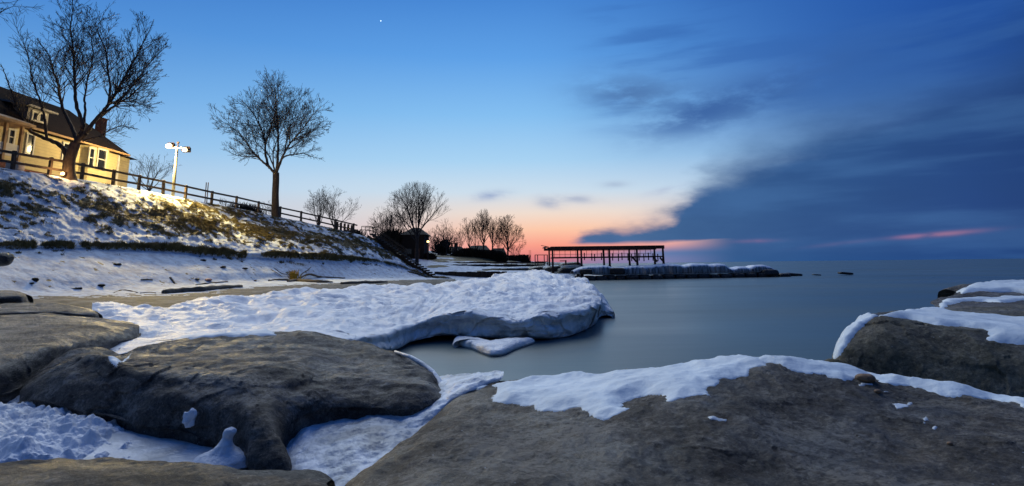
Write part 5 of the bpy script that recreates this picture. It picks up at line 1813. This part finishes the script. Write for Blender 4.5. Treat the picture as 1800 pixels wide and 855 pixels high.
M['lamp_glass'] = emit('lit_lamp_glass', (1.0, 0.80, 0.38), 3.2)
M['orange_glass'] = emit('lit_orange_glass', (1.0, 0.62, 0.25), 5)
M['far_glass'] = emit('lit_far_glass', (1.0, 0.68, 0.22), 4)
M['pole'] = simple('galvanised_pole', (0.22, 0.20, 0.15), 0.5, 0.15, 2)
YL = 52.5
lb, lt = at(303, 352, Y=YL), at(310, 261, Y=YL)
lamp = empty('street_lamp', lb, 'tall pale pole with two lit floodlights on a crossarm behind the fence', 'street lamp')
mb = MB()
lb2 = Vector((lb.x, lb.y, lb.z - 0.8))
lt2 = Vector((lb.x, lb.y, lt.z))
mb.tube([lb2, lb2.lerp(lt2, 0.5), lt2], [0.15, 0.13, 0.10], 12)
mb.build('pole', M['pole'], lamp, smooth=True)
h1, h2 = at(297, 257, Y=YL - 0.3), at(325, 264, Y=YL - 0.2)
# crossarm through the pole top
mb = MB()
armz = lt.z + 0.05
ca_, cb_ = at(301, 259, Y=YL), at(324, 262, Y=YL)
mb.beam((ca_.x, YL - 0.02, armz), (cb_.x + 0.3, YL - 0.02, armz - 0.05), 0.12, 0.14)
mb.build('crossarm', M['pole'], lamp)
mb = MB()
mb.tube([(lb.x + 0.05, YL, armz), (lb.x + 0.05, YL, armz + 0.45)], 0.05, 8)
mb.box((lb.x + 0.05, YL, armz + 0.5), (0.16, 0.16, 0.14))
mb.build('photocell', M['rust'], lamp)
for hp, sgn, nrg in ((h1, -1, 1.0), (h2, 1, 0.9)):
    hp = Vector((hp.x, hp.y, hp.z))
    hb = MB()
    Mh = Matrix.Rotation(R(-25 * 1), 3, 'X')
    hb.box(hp + Vector((0, 0.28, 0.12)), (0.75, 0.40, 0.45), Mh, taper=0.75)
    hb.beam(hp + Vector((0, 0.3, 0.1)), (hp.x - sgn * 0.25, YL, armz), 0.07, 0.07)
    hd = hb.build('floodlight', M['rust'], lamp)
    gb = MB()
    V_, f_ = superblob(hp, (0.56 if sgn < 0 else 0.46, 0.22, 0.46 if sgn < 0 else 0.34), 0, 12, 0, 1, 0, 0.7)
    go = link('lens', mesh_np('lens', V_, f_), M['lamp_glass'])
    go.data.transform(Matrix.Translation(-lb))
    go.parent = hd
    pl_ = point('floodlight_beam', hp + Vector((0.15 * sgn, -0.5, -0.3)), 7800 * nrg, (1.0, 0.70, 0.20), 0.2, lamp)
    pl_.data.type = 'SPOT'
    pl_.data.spot_size = R(112)
    pl_.data.spot_blend = 0.6
    pl_.rotation_euler = Vector((0.50, -0.55, -1.05) if sgn < 0 else (0.80, -0.45, -0.85)).to_track_quat('-Z', 'Y').to_euler()
    if sgn < 0:
        point('lamp_light', hp + Vector((-0.2, -1.2, -0.4)), 3600, (1.0, 0.76, 0.36), 0.2, lamp)

# low orange lantern at the fence by the big tree
lo = crest_pt(108) + Vector((0.25, -0.25, 0))
lo.z = ground_z(lo.x, lo.y, bvh_bluff)
lant = empty('ground_lantern', lo, 'low lit orange lantern on the snow beside the fence under the big tree', 'lamp')
mb = MB()
mb.tube([lo + Vector((0, 0, -0.2)), lo + Vector((0, 0, 0.22))], 0.06, 8)
mb.box(lo + Vector((0, 0.1, 0.32)), (0.30, 0.12, 0.26))
mb.build('lamp_housing', M['rust'], lant)
V_, f_ = superblob(lo + Vector((0, 0, 0.32)), (0.26, 0.16, 0.24), 0, 12, 0, 1, 0, 0.8)
go = link('lens', mesh_np('lens', V_, f_), M['orange_glass'])
rebase(go, lant)
point('lantern_light', lo + Vector((0.22, -0.35, 0.42)), 90, (1.0, 0.55, 0.2), 0.12, lant)
point('lantern_back_light', lo + Vector((0.0, 0.65, 0.5)), 60, (1.0, 0.62, 0.26), 0.12, lant)

# far yellow lamp by the dark shed
fl = at(752, 462, Y=101)
ft = at(752, 425, Y=101)
fz = fl.z
farl = empty('yard_lamp', fl, 'small yellow yard lamp shining beside the dark shed on the far shore', 'lamp')
mb = MB()
mb.tube([fl - Vector((0, 0, 0.5)), Vector((fl.x, fl.y, ft.z))], 0.09, 8)
mb.box(Vector((fl.x, fl.y + 0.15, ft.z + 0.22)), (0.55, 0.3, 0.18))
mb.build('pole', M['rust'], farl)
V_, f_ = superblob(Vector((fl.x, fl.y - 0.12, ft.z)), (0.42, 0.26, 0.34), 0, 12, 0, 1, 0, 0.9)
rebase(link('lens', mesh_np('lens', V_, f_), M['far_glass']), farl)
point('yard_light', (fl.x, fl.y - 0.7, ft.z - 0.2), 25, (1.0, 0.68, 0.28), 0.15, farl)

# pair of thin poles behind the fence
q = at(361, 362, Y=57.5)
tp = empty('sign_post', q, 'pair of thin dark leaning posts standing just behind the fence', 'post')
for dx, dpy in ((0, 321), (3.6, 321)):
    mb = MB()
    a = at(359.5 + dx * 0.85, 366, Y=57.5)
    b_ = at(359.5 + 3.2 + dx, dpy, Y=57.5)
    mb.tube([a, b_], 0.045, 6)
    mb.build('post', M['rust'], tp)

# planet in the sky
pl = at(669.5, 37, Y=9000)
V_, f_ = superblob((0, 0, 0), (15, 15, 15), 0, 12, 0, 1, 0, 1.0)
po = link('planet', mesh_np('planet', V_, f_), emit('planet_light', (0.75, 0.9, 1.0), 3.0))
po.location = pl
tag(po, 'bright white evening planet alone in the clear blue sky', 'planet')

# ------------------------------------------------------------------ stairs
sx0, sx1 = at(650, 420, Y=76.2), at(762, 483, Y=76.2)
zt, zb = at(650, 411, Y=76.2).z, at(762, 485, Y=76.2).z
NS = 22
st = empty('wooden_stairs', Vector((sx1.x, 76.2, zb)), 'dark wooden stairs with handrail climbing the bluff from the beach', 'stairs')
run = (sx1.x - sx0.x) / NS
ris = (zt - zb) / NS
tread = None
for k in range(NS):
    x = sx0.x + run * (k + 0.5)
    z = zt - ris * k
    mb = MB()
    mb.box((x, 77.0, z - 0.10), (run + 0.04, 1.9, 0.20))
    mb.build('step', M['darkwood'], st)
sk = MB()
th = 1.05
a0, a1 = Vector((sx0.x - 0.3, 76.02, zt - 0.12)), Vector((sx1.x, 76.02, zb - 0.05))
sk.poly([a0, a1, a1 + Vector((0, 0, -0.5)), a0 + Vector((0, 0, -th - 0.5)), a0 + Vector((0, 0.1, 0)), a1 + Vector((0, 0.1, 0)), a1 + Vector((0, 0.1, -0.5)), a0 + Vector((0, 0.1, -th - 0.5))],
        [(0, 3, 2, 1), (4, 5, 6, 7), (0, 1, 5, 4), (1, 2, 6, 5), (2, 3, 7, 6), (3, 0, 4, 7)])
sk.build('stringer', M['darkwood'], st)
for yy in (76.1, 77.95):
    hx = [sx0.x - 1.1, sx0.x, sx0.x + run * 4, sx0.x + run * 8, sx0.x + run * 12]
    hz_ = [zt, zt, zt - ris * 4, zt - ris * 8, zt - ris * 12]
    for x, z in zip(hx, hz_):
        mb = MB()
        mb.box((x, yy, z + 0.45), (0.07, 0.07, 1.1))
        mb.build('handrail_post', M['wood'], st)
    mb = MB()
    for i in range(len(hx) - 1):
        mb.beam((hx[i], yy, hz_[i] + 0.98), (hx[i + 1], yy, hz_[i + 1] + 0.98), 0.06, 0.08)
        mb.beam((hx[i], yy, hz_[i] + 0.5), (hx[i + 1], yy, hz_[i + 1] + 0.5), 0.05, 0.07)
    mb.build('handrail', M['wood'], st)

# ------------------------------------------------------------------ far shore buildings and walls
def gable(name, px0, px1, py_base, py_eave, py_ridge, Y, dep, label, wallm, roofm, hip=0.3, chim=None):
    a, b_ = at(px0, py_base, Y=Y), at(px1, py_base, Y=Y)
    ze_ = at((px0 + px1) / 2, py_eave, Y=Y).z
    zr_ = at((px0 + px1) / 2, py_ridge, Y=Y).z
    z0_ = min(a.z, b_.z) - 0.5
    root = empty(name, ((a.x + b_.x) / 2, Y, z0_), label, 'building')
    mb_ = MB()
    mb_.box(((a.x + b_.x) / 2, Y + dep / 2, (z0_ + ze_) / 2), (b_.x - a.x, dep, ze_ - z0_))
    mb_.build('wall', wallm, root)
    W_ = b_.x - a.x
    o_ = 0.4
    rb = MB()
    x0_, x1_ = a.x - o_, b_.x + o_
    yA, yB = Y - o_, Y + dep + o_
    ym = (yA + yB) / 2
    rb.poly([(x0_, yA, ze_ + 0.002), (x1_, yA, ze_ + 0.002), (x1_, yB, ze_ + 0.002), (x0_, yB, ze_ + 0.002), (x0_ + W_ * hip, ym, zr_), (x1_ - W_ * hip, ym, zr_)],
            [(0, 1, 5, 4), (1, 2, 5), (2, 3, 4, 5), (3, 0, 4), (0, 3, 2, 1)])
    rb.build('roof', roofm, root)
    if chim:
        cb_2 = MB()
        c0 = at(chim[0], chim[1], Y=Y + dep / 2)
        cb_2.box((c0.x, Y + dep / 2, c0.z - 0.9), (0.9, 0.8, 1.8))
        cb_2.build('chimney', M['hedge'], root)
    dr_ = MB()
    dx_ = a.x + W_ * 0.7
    dr_.box((dx_, Y - 0.03, z0_ + 1.5), (1.0, 0.06, 2.0))
    dr_.build('door', M['rust'], root)
    wn = MB()
    wn.box((a.x + W_ * 0.3, Y - 0.03, z0_ + 2.0), (1.1, 0.06, 0.9))
    wn.build('window', M['glass'], root)
    return root


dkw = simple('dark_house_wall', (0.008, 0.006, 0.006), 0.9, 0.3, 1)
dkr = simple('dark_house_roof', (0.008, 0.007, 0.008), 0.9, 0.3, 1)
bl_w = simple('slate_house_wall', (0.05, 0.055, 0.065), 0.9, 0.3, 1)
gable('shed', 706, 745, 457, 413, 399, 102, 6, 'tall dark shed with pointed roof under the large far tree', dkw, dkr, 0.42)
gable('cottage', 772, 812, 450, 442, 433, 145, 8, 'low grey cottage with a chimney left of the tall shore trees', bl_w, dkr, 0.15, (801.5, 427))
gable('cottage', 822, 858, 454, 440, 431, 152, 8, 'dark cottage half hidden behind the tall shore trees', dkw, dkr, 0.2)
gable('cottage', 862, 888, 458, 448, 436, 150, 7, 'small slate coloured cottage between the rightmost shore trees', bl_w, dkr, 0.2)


def wall_run(name, label, px0, px1, pyt, pyb, Y0_, Y1_, mat, n, thick=0.5, part='board', cat='wall', cap=None):
    root = empty(name, at(px0, pyb, Y=Y0_), label, cat)
    rr = random.Random(int(px0 + pyb))
    for i in range(n):
        t0_, t1_ = i / n, (i + 1) / n
        pa_, pb_ = px0 + (px1 - px0) * t0_, px0 + (px1 - px0) * t1_
        ya, yb = Y0_ + (Y1_ - Y0_) * t0_, Y0_ + (Y1_ - Y0_) * t1_
        a = at(pa_, pyb, Y=ya)
        b_ = at(pb_, pyb, Y=yb)
        top = at((pa_ + pb_) / 2, pyt, Y=(ya + yb) / 2).z + rr.uniform(-0.05, 0.05)
        mb_ = MB()
        h = top - min(a.z, b_.z)
        dd = (b_ - a).normalized() * 0.03
        mb_.beam(Vector((a.x, a.y, top - h / 2)) + dd, Vector((b_.x, b_.y, top - h / 2)) - dd, thick * rr.uniform(0.9, 1.1), h + 0.15)
        mb_.build(part, mat, root)
    return root


wall_run('seawall', 'upper dark seawall line crossing the snowy far shore', 764, 958, 466.0, 469.5, 96, 92, M['darkwood'], 24, 0.6, 'plank')
wall_run('seawall', 'middle dark seawall of broken stones left of the pier', 850, 1000, 473.5, 477.0, 88, 80, M['wetrock'], 16, 1.0, 'stone')
wall_run('seawall', 'lowest brown timber seawall above the sandy beach beyond the stairs', 765, 890, 479.0, 488.5, 83, 76, M['darkwood'], 20, 0.4, 'plank')
wall_run('railing', 'thin dark fence line above the upper seawall', 770, 955, 461.5, 462.5, 99, 97, M['rust'], 20, 0.06, 'rail', 'fence')
root = [o for o in bpy.data.objects if o.name == 'railing'][0]
for i in range(21):
    p = at(770 + 185 * i / 20, 466, Y=99 - 2 * i / 20)
    mb = MB()
    mb.box(p + Vector((0, 0, 0.1)), (0.06, 0.06, 0.9))
    mb.build('post', M['rust'], root)
# dark rocks at the right end of the far shore
rr = random.Random(9)
for i, (px, py, Y, sz, lab) in enumerate(((978, 474, 78, (3.2, 2.5, 0.9), 'flat dark slab left of the ice coated breakwater under the pier end'),
                                          (1002, 477, 75, (2.8, 2.2, 1.0), 'dark wedge shaped slab touching the left end of the breakwater'),
                                          (952, 473, 82, (3.4, 2.5, 0.8), 'low dark slab below the small pipe frame'),
                                          (1001, 467.5, 80, (3.0, 2.0, 0.9), 'dark snow topped rock beneath the left pier legs'))):
    V_, f_ = superblob(at(px, py, Y=Y), sz, 0.2, 20, 0.2, 0.8, i, 0.5, 0.06)
    tag(link('rock', mesh_np('rock', V_, f_), M['wetrock']), lab, 'rock')
for i, (px, py, Y, sz, lab) in enumerate(((984, 470.5, 79, (4.6, 3.0, 0.5), 'thin snow pad on the dark slabs left of the pier legs'),
                                          (1006, 470.2, 77, (3.4, 2.6, 0.6), 'snow pad where the breakwater begins'),
                                          (930, 471.5, 86, (6.5, 3.0, 0.4), 'long snow pad on the shore before the small pipe frame'))):
    V_, f_ = superblob(at(px, py, Y=Y), sz, 0.1, 24, 0.2, 0.6, i + 9, 0.7, 0.0)
    tag(link('snow_drift', mesh_np('snow_drift', V_, f_), M['snow']), lab, 'snow')

# ------------------------------------------------------------------ pier
YN, YF = 74.2, 79.2
pier = empty('pier', at(1060, 470, Y=YN), 'derelict rust red steel pier frame on legs above the breakwater', 'pier')
near = [971.5, 1022.0, 1071.5, 1120.0, 1166.0]
farp = [965.5, 1015.5, 1061.5, 1106.5, 1151.0]
ztop = at(1066, 434.0, Y=YN).z
zbeam = at(1066, 438.5, Y=YN).z


def leg(px, Y, wtop, wbot):
    p = at(px, 455, Y=Y)
    mb_ = MB()
    zt_, zb_ = zbeam + 0.05, 0.2
    h = zt_ - zb_
    bw = wbot / 2
    tw = wtop / 2
    zm = zb_ + h * 0.45
    V_ = []
    for z, ww in ((zb_, bw), (zm, tw * 1.25), (zt_, tw)):
        V_ += [(p.x - ww, Y - ww, z), (p.x + ww, Y - ww, z), (p.x + ww, Y + ww, z), (p.x - ww, Y + ww, z)]
    Fs = [(0, 3, 2, 1), (8, 9, 10, 11)]
    for l_ in (0, 4):
        for k in range(4):
            k2 = (k + 1) % 4
            Fs.append((l_ + k, l_ + k2, l_ + 4 + k2, l_ + 4 + k))
    mb_.poly(V_, Fs)
    mb_.build('leg', M['rust'], pier)


for i, px in enumerate(near):
    leg(px, YN, 0.20, 0.40 + 0.06 * i)
for i, px in enumerate(farp):
    leg(px, YF, 0.20, 0.40 + 0.05 * i)
xa, xb = at(962, 436, Y=YN).x, at(1167.5, 436, Y=YN).x
for YY, nm in ((YN, 'near'), (YF, 'far')):
    mb = MB()
    xo = 0 if YY == YN else (at(956, 438, Y=YF).x - xa)
    xe = xb if YY == YN else at(1153, 436, Y=YF).x
    mb.box(((xa + xo + xe) / 2, YY, (ztop + zbeam) / 2), (xe - xa - xo, 0.32, ztop - zbeam))
    mb.build('girder', M['rustred'], pier)
for k in range(34):
    t_ = (k + 0.5) / 34
    x = xa + (xb - xa) * t_
    mb = MB()
    mb.box((x - 0.5 * 0 - (0.4 if k == 0 else 0), (YN + YF) / 2, ztop + 0.05), ((xb - xa) / 34 - 0.05, YF - YN + 0.5, 0.09))
    mb.build('deck_plank', M['rustred'], pier)
# lower walkway with stub piles and pipe railing
zw = at(1066, 452.3, Y=YN + 1).z
for YY in (YN + 0.4, YF - 0.4):
    mb = MB()
    mb.box(((xa + xb) / 2 + 0.3, YY, zw), (xb - xa - 0.8, 0.14, 0.16))
    mb.build('walkway_beam', M['rust'], pier)
stubs = [1027, 1040, 1045, 1057, 1076.5, 1086.7, 1093, 1103.5, 1110, 1116, 1123, 1131.5, 1139.5, 1147.5, 1156]
for i, px in enumerate(stubs):
    YY = YN + 0.55
    a, b_ = at(px, 444.5 + (i % 3), Y=YY), at(px, 457.5 + (i * 7 % 3), Y=YY)
    mb = MB()
    mb.tube([Vector((a.x, YY, b_.z)), Vector((a.x, YY, a.z))], 0.07, 6)
    mb.build('stub_pile', M['rust'], pier)
mb = MB()
mb.beam((xa + 0.5, YF - 0.2, at(1000, 447.5, Y=YF).z), (xb - 0.6, YF - 0.2, at(1000, 447.5, Y=YF).z), 0.045, 0.045)
mb.beam((xa + 0.5, YF - 0.2, at(1000, 441.5, Y=YF).z), (xb - 0.6, YF - 0.2, at(1000, 441.5, Y=YF).z), 0.045, 0.045)
mb.build('railing', M['rust'], pier)
for k in range(20):
    x = xa + 0.5 + (xb - xa - 1.1) * k / 19
    mb = MB()
    mb.box((x, YF - 0.2, (zw + at(1000, 441, Y=YF).z) / 2), (0.05, 0.05, at(1000, 441, Y=YF).z - zw))
    mb.build('railing_post', M['rust'], pier)
mb = MB()
mb.beam(at(951, 431.8, Y=YN + 2), at(965, 434.5, Y=YN + 2), 0.07, 0.07)
mb.build('pole', M['rust'], pier)
for pxx, YY in ((1149, YF - 1.5), (1160, YN + 1.4), (1112, YN + 2)):
    mb = MB()
    a = at(pxx, 453, Y=YY)
    mb.beam(a, a + Vector((0.55, 0.4, -0.55)), 0.10, 0.22)
    mb.build('brace', M['rust'], pier)

# pipe frames left of the pier
pf_ = empty('pipe_frame', at(950, 466, Y=86), 'small rusty pipe frame standing left of the pier', 'frame')
fx = [(940.5, 448.5), (945, 448.5), (956.5, 448.5), (962, 448.5)]
for px, py in fx:
    a, b_ = at(px, py, Y=86), at(px, 467, Y=86)
    mb = MB()
    mb.tube([Vector((a.x, 86, b_.z - 0.3)), Vector((a.x, 86, a.z))], 0.07, 6)
    mb.build('upright', M['rust'], pf_)
for py in (448.5, 460.5):
    mb = MB()
    mb.beam(at(940, py, Y=86), at(963, py, Y=86), 0.09, 0.10)
    mb.build('crossbar', M['rust'], pf_)
tf = empty('mooring_frame', at(994, 468, Y=78), 'small inverted L shaped post frame between the pipe frame and pier legs', 'frame')
mb = MB()
a = at(994.5, 459, Y=78)
mb.box((a.x, 78, a.z - 0.45), (0.22, 0.2, 1.1), taper=0.8)
mb.build('upright', M['rust'], tf)
mb = MB()
mb.beam(at(984, 459, Y=78), at(996, 458.8, Y=78), 0.10, 0.10)
mb.build('crossbar', M['rust'], tf)
for px in (930.5, 933.2):
    a = at(px, 440, Y=140)
    b_ = at(px, 462, Y=140)
    mb = MB()
    mb.tube([b_, Vector((b_.x, b_.y, a.z))], 0.04, 6)
    o = mb.build('mast', M['rust'])
    tag(o, 'thin faint mast beyond the shore, %s of two' % ('left' if px < 932 else 'right'), 'mast')

# ------------------------------------------------------------------ ice coated breakwater
bw_root = empty('breakwater', at(1180, 488, Y=71), 'long low breakwater of dark blocks coated in snow and hanging ice', 'breakwater')
YB = lambda px: 69.5 + (px - 1015) / 400 * 7
tops = [(1008, 476), (1016, 472), (1025, 469.5), (1040, 467.8), (1056, 466.8), (1068, 467.0), (1078, 470), (1090, 469), (1110, 467.5), (1135, 466.8), (1150, 466.3), (1165, 464.6), (1182, 463.7), (1195, 464.8), (1203, 467.2), (1207, 466.2),
        (1220, 463.6), (1243, 463.2), (1250, 464.6), (1265, 463.4), (1278, 464.6), (1286, 472), (1292, 471.5), (1302, 468.8), (1312, 468.8), (1318, 470.6), (1328, 466.4), (1345, 465.8), (1356, 468.5), (1364, 474)]
bots = [(1008, 485), (1040, 486), (1100, 487), (1200, 485), (1290, 483.5), (1364, 481)]
TP = np.array(tops)
BT = np.array(bots)
pxs_ = np.linspace(1008, 1364, 420)
tz = np.interp(pxs_, TP[:, 0], TP[:, 1])
bz = np.interp(pxs_, BT[:, 0], BT[:, 1])
crust = []
for k_, (ofs, fr_) in enumerate(((0.2, -0.05), (-0.05, 0.05), (-0.12, 0.3), (-0.05, 0.62), (0.12, 0.85), (0.55, 0.97), (1.4, 1.0), (2.6, 0.93), (3.6, 0.6), (3.9, 0.0))):
    row = []
    for px, a_, b_ in zip(pxs_, tz, bz):
        Yb = YB(px)
        top = at(px, a_, Y=Yb + 1.3)
        bot = at(px, b_ - 3.2, Y=Yb)
        p = at(px, 475, Y=Yb)
        row.append((p.x, Yb + ofs, bot.z + (top.z - bot.z) * fr_))
    crust.append(row)
CG = cr(np.array(crust), 70)
CG[..., 1] += 0.30 * fbm(CG * np.array([1.6, 0.6, 0.12]), 4) + 0.22 * fbm(CG * np.array([0.35, 0.5, 0.3]) + 3, 3)
CG[..., 2] += 0.10 * fbm(CG * np.array([0.45, 0.9, 0.5]) + 8, 5)
m, g, b = material('hanging_ice', 0.45, 0.45)
t = g.new('ShaderNodeTexCoord')
v = t.outputs['Object']
geo = g.new('ShaderNodeNewGeometry')
sepn = g.new('ShaderNodeSeparateXYZ')
g.nt.links.new(geo.outputs['True Normal'], sepn.inputs[0])
upf = g.step(g.m('ABSOLUTE', sepn.outputs[2]), 0.35, 0.65)
st_ = g.noise(g.vmap(v, scale=(3.5, 1, 0.35)), 1.3, 6, 0.7)
g.put(b.inputs['Base Color'], g.mix(upf, g.ramp(st_, [(0.38, (0.04, 0.04, 0.045)), (0.5, (0.22, 0.22, 0.23)), (0.66, (0.50, 0.50, 0.50))]), (0.74, 0.78, 0.85)))
bump(g, b, g.noise(v, 4, 5, 0.6), 0.4, 0.08)
M['hangice'] = m
o = grid_obj('ice_crust', CG, M['hangice'])
rebase(o, bw_root)
rr = random.Random(3)
px = 1012
i = 0
while px < 1368:
    wpx = rr.uniform(14, 24)
    Yb = YB(px)
    zc = 0.05
    p = at(px + wpx / 2, 480, Y=Yb + 0.5)
    V_, f_ = superblob((p.x, Yb + 0.9, zc), (wpx * 0.074, 2.4, 0.95 + rr.uniform(-0.1, 0.15)), 0, 14, 0.10, 0.8, i, 0.45)
    o = link('stone_block', mesh_np('stone_block', V_, f_), M['wetrock'])
    rebase(o, bw_root)
    px += wpx
    i += 1
for px, wpx, yt, yb_ in ((1029, 22, 473.5, 482), (1084, 27, 471.5, 482.5)):
    Yb = YB(px)
    p = at(px, (yt + yb_) / 2, Y=Yb + 0.3)
    V_, f_ = superblob((p.x, Yb + 0.45, p.z), (wpx * 0.073, 1.6, (yb_ - yt) * 0.073), 0, 18, 0.08, 0.8, i, 0.4)
    rebase(link('stone_block', mesh_np('stone_block', V_, f_), M['wetrock']), bw_root)
for (px, py, sz, lab) in ((1352, 478.5, (2.2, 1.4, 0.8), 0), (1395, 482.5, (2.6, 1.2, 0.35), 'tilted dark slab in the water at the tip of the breakwater'),
                          (1378, 483.8, (3.4, 1.4, 0.30), 'low dark stone just clear of the water beside the breakwater tip'),
                          (1487, 480.8, (1.9, 0.9, 0.30), 'lone dark stone in open water far right of the breakwater'),
                          (1436, 483.3, (1.1, 0.8, 0.14), 'tiny dark stone barely above the water right of the breakwater')):
    Yb = 79.0 if px > 1360 else YB(px)
    V_, f_ = superblob(at(px, py, Y=Yb), sz, 0.2, 16, 0.25, 1.2, px, 0.5, -0.09 if px > 1360 else 0)
    o = link('rock' if lab else 'stone_block', mesh_np('rock', V_, f_), M['wetrock'])
    if lab:
        tag(o, lab, 'rock')
    else:
        rebase(o, bw_root)

# ------------------------------------------------------------------ driftwood, twigs and stones on the beach
M['drift'] = simple('grey_driftwood', (0.11, 0.095, 0.075), 0.85, 0.35, 5)
M['twig'] = simple('brown_twig', (0.085, 0.06, 0.038), 0.85, 0.3, 5)


def gp(px, py):
    q_ = on_ray(px, py, bvh_bluff)
    return q_ if q_ is not None else at(px, py, Y=35)


def stick(name, pts, rad, label, cat='driftwood', mat='drift', lift=0.5, n=7, parent=None):
    P3 = [gp(*p[:2]) for p in pts]
    rr_ = rad if isinstance(rad, (list, tuple)) else [rad] * len(P3)
    P3 = [p + Vector((0, 0, r_ * lift + (q_[2] if len(q_) > 2 else 0))) for p, r_, q_ in zip(P3, rr_, pts)]
    C = cr([tuple(p) for p in P3], len(P3) * 4)
    R_ = list(np.interp(np.linspace(0, 1, len(C)), np.linspace(0, 1, len(rr_)), rr_))
    R_ = [r_ * (1 + 0.15 * math.sin(i * 1.9 + pts[0][0])) for i, r_ in enumerate(R_)]
    mb_ = MB()
    mb_.tube(C, R_, n)
    o_ = mb_.build(name, M[mat], parent, smooth=True)
    if label:
        tag(o_, label, cat)
    return o_


stick('driftwood_log', [(287, 516.5), (320, 514), (355, 512), (388, 508.5), (424, 505.5)], [0.13, 0.15, 0.16, 0.14, 0.10], 'long grey driftwood log lying on the sand above the ice shelf')
q0 = gp(520, 494)
br = empty('driftwood_branch', q0, 'forked driftwood branch with a yellow lit tuft on the beach', 'driftwood')
stick('limb', [(506, 496), (520, 495), (545, 496.5), (570, 497.5), (584, 496.5)], [0.08, 0.15, 0.16, 0.14, 0.05], None, parent=br)
stick('limb', [(472, 494.5), (485, 493), (500, 493), (516, 495)], [0.05, 0.08, 0.08, 0.1], None, parent=br)
stick('limb', [(522, 495), (532, 491, 0.2), (545, 489.5, 0.3), (562, 488), (580, 488.5), (606, 489.5)], [0.09, 0.07, 0.09, 0.09, 0.07, 0.05], None, parent=br, mat='twig')
stick('limb', [(526, 494), (530, 489, 0.3), (540, 486, 0.5), (546, 482, 0.6)], [0.06, 0.05, 0.04, 0.03], None, parent=br, mat='twig')
stick('limb', [(516, 494), (512, 488, 0.2), (496, 486, 0.2), (482, 479, 0.3)], [0.05, 0.04, 0.03, 0.03], None, parent=br, mat='twig')
M['tuft'] = simple('yellow_tuft', (0.42, 0.29, 0.04), 0.9, 0.3, 8)
rs_ = np.random.RandomState(2)
n = 160
b0 = np.array(gp(518, 494)) + rs_.randn(n, 3) * np.array([0.14, 0.1, 0.05])
tp_ = b0 + np.stack([rs_.randn(n) * 0.18 - 0.08, rs_.randn(n) * 0.12, rs_.uniform(0.3, 0.85, n)], -1)
V_, f_ = tube_mesh(np.c_[b0, tp_, np.full(n, 0.03), np.full(n, 0.02)], 3)
o = link('leaf_tuft', mesh_np('leaf_tuft', V_, f_), M['tuft'])
o['label'] = 'bright yellow tuft'
rebase(o, br)
stick('driftwood_stick', [(344, 501.5), (360, 499.5), (380, 498), (400, 495.5)], [0.03, 0.045, 0.05, 0.03], 'crooked brown stick beside the pink stone on the snow', mat='twig')
stick('driftwood_stick', [(200, 515.5), (212, 511), (226, 511.5), (242, 515)], [0.02, 0.03, 0.03, 0.02], 'thin arched twig on the snow left of the driftwood log', mat='twig')
stick('driftwood_stick', [(247, 516), (262, 514.5), (274, 515.8)], [0.02, 0.025, 0.02], 'short thin twig between the arched twig and the driftwood log', mat='twig')
stick('driftwood_stick', [(248, 493), (258, 492.5), (268, 493)], [0.04, 0.05, 0.04], 'short dark stick lying level on the snow slope above the twigs')
stick('driftwood_stick', [(299, 489), (303, 494), (307, 499)], [0.06, 0.06, 0.05], 'stubby stick pointing down the snow slope left of the pink stone')
stick('driftwood_stick', [(600, 499.8), (640, 498.5), (680, 496.8)], [0.10, 0.13, 0.09], 'dark driftwood pole half buried along the sand below the stairs')
stick('driftwood_stick', [(476, 474), (486, 482, 0.1), (496, 487)], [0.02, 0.025, 0.02], 'thin bent stem standing above the branch on the snow', mat='twig')
M['pink'] = simple('pink_stone', (0.45, 0.24, 0.19), 0.8, 0.15, 4)
for (px, py, sz, mt, lab) in ((366, 493, (0.95, 0.5, 0.32), 'pink', 'pinkish flat stone on the snow beside the crooked stick'),
                              (346, 492, (0.5, 0.3, 0.25), 'wetrock', 'small dark stone just left of the pink stone'),
                              (206, 466, (0.55, 0.35, 0.30), 'hedge', 'dark clod alone on the middle of the snow slope'),
                              (63, 494, (0.40, 0.3, 0.42), 'hedge', 'dark clod low on the left of the snow slope'),
                              (55, 499, (0.36, 0.3, 0.22), 'hedge', 'smaller clod just below the low left dark clod'),
                              (177, 503, (0.45, 0.3, 0.24), 'hedge', 'dark clod on the snow near the foot of the slope'),
                              (134, 508, (0.7, 0.35, 0.18), 'hedge', 'flat brown clod at the very foot of the slope'),
                              (392, 470.5, (0.8, 0.4, 0.25), 'hedge', 'flat dark clod below the middle of the ledge grass'),
                              (430, 473, (0.9, 0.4, 0.25), 'hedge', 'wide dark clod below the ledge left of the lone tree'),
                              (356, 458.5, (0.5, 0.3, 0.25), 'hedge', 'small dark clod right below the grassy ledge'),
                              (449, 494.5, (0.35, 0.25, 0.28), 'twig', 'small brown stone left of the driftwood branch'),
                              (350, 382, (0.30, 0.25, 0.26), 'pink', 'small pale stone glinting on the upper bluff below the thin posts')):
    q = gp(px, py)
    V_, f_ = superblob(q + Vector((0, 0, sz[2] * 0.12)), (sz[0] * 0.75, sz[1] * 0.75, sz[2] * 0.42), px * 0.1, 18, 0.3 if mt == 'pink' else 0.75, 7.0, px, 0.9)
    tag(link('stone' if mt in ('pink', 'wetrock', 'twig') else 'clod', mesh_np('stone', V_, f_), M[mt]), lab, 'stone' if mt in ('pink', 'wetrock', 'twig') else 'clod')
q = at(0, 456, Y=21)
V_, f_ = superblob((q.x - 0.32, 21.5, q.z), (0.6, 0.6, 0.5), 0.2, 24, 0.2, 2.5, 8, 0.8)
tag(link('boulder', mesh_np('boulder', V_, f_), M['wetrock']), 'round dark stone cut by the left edge on the snow slope', 'rock')
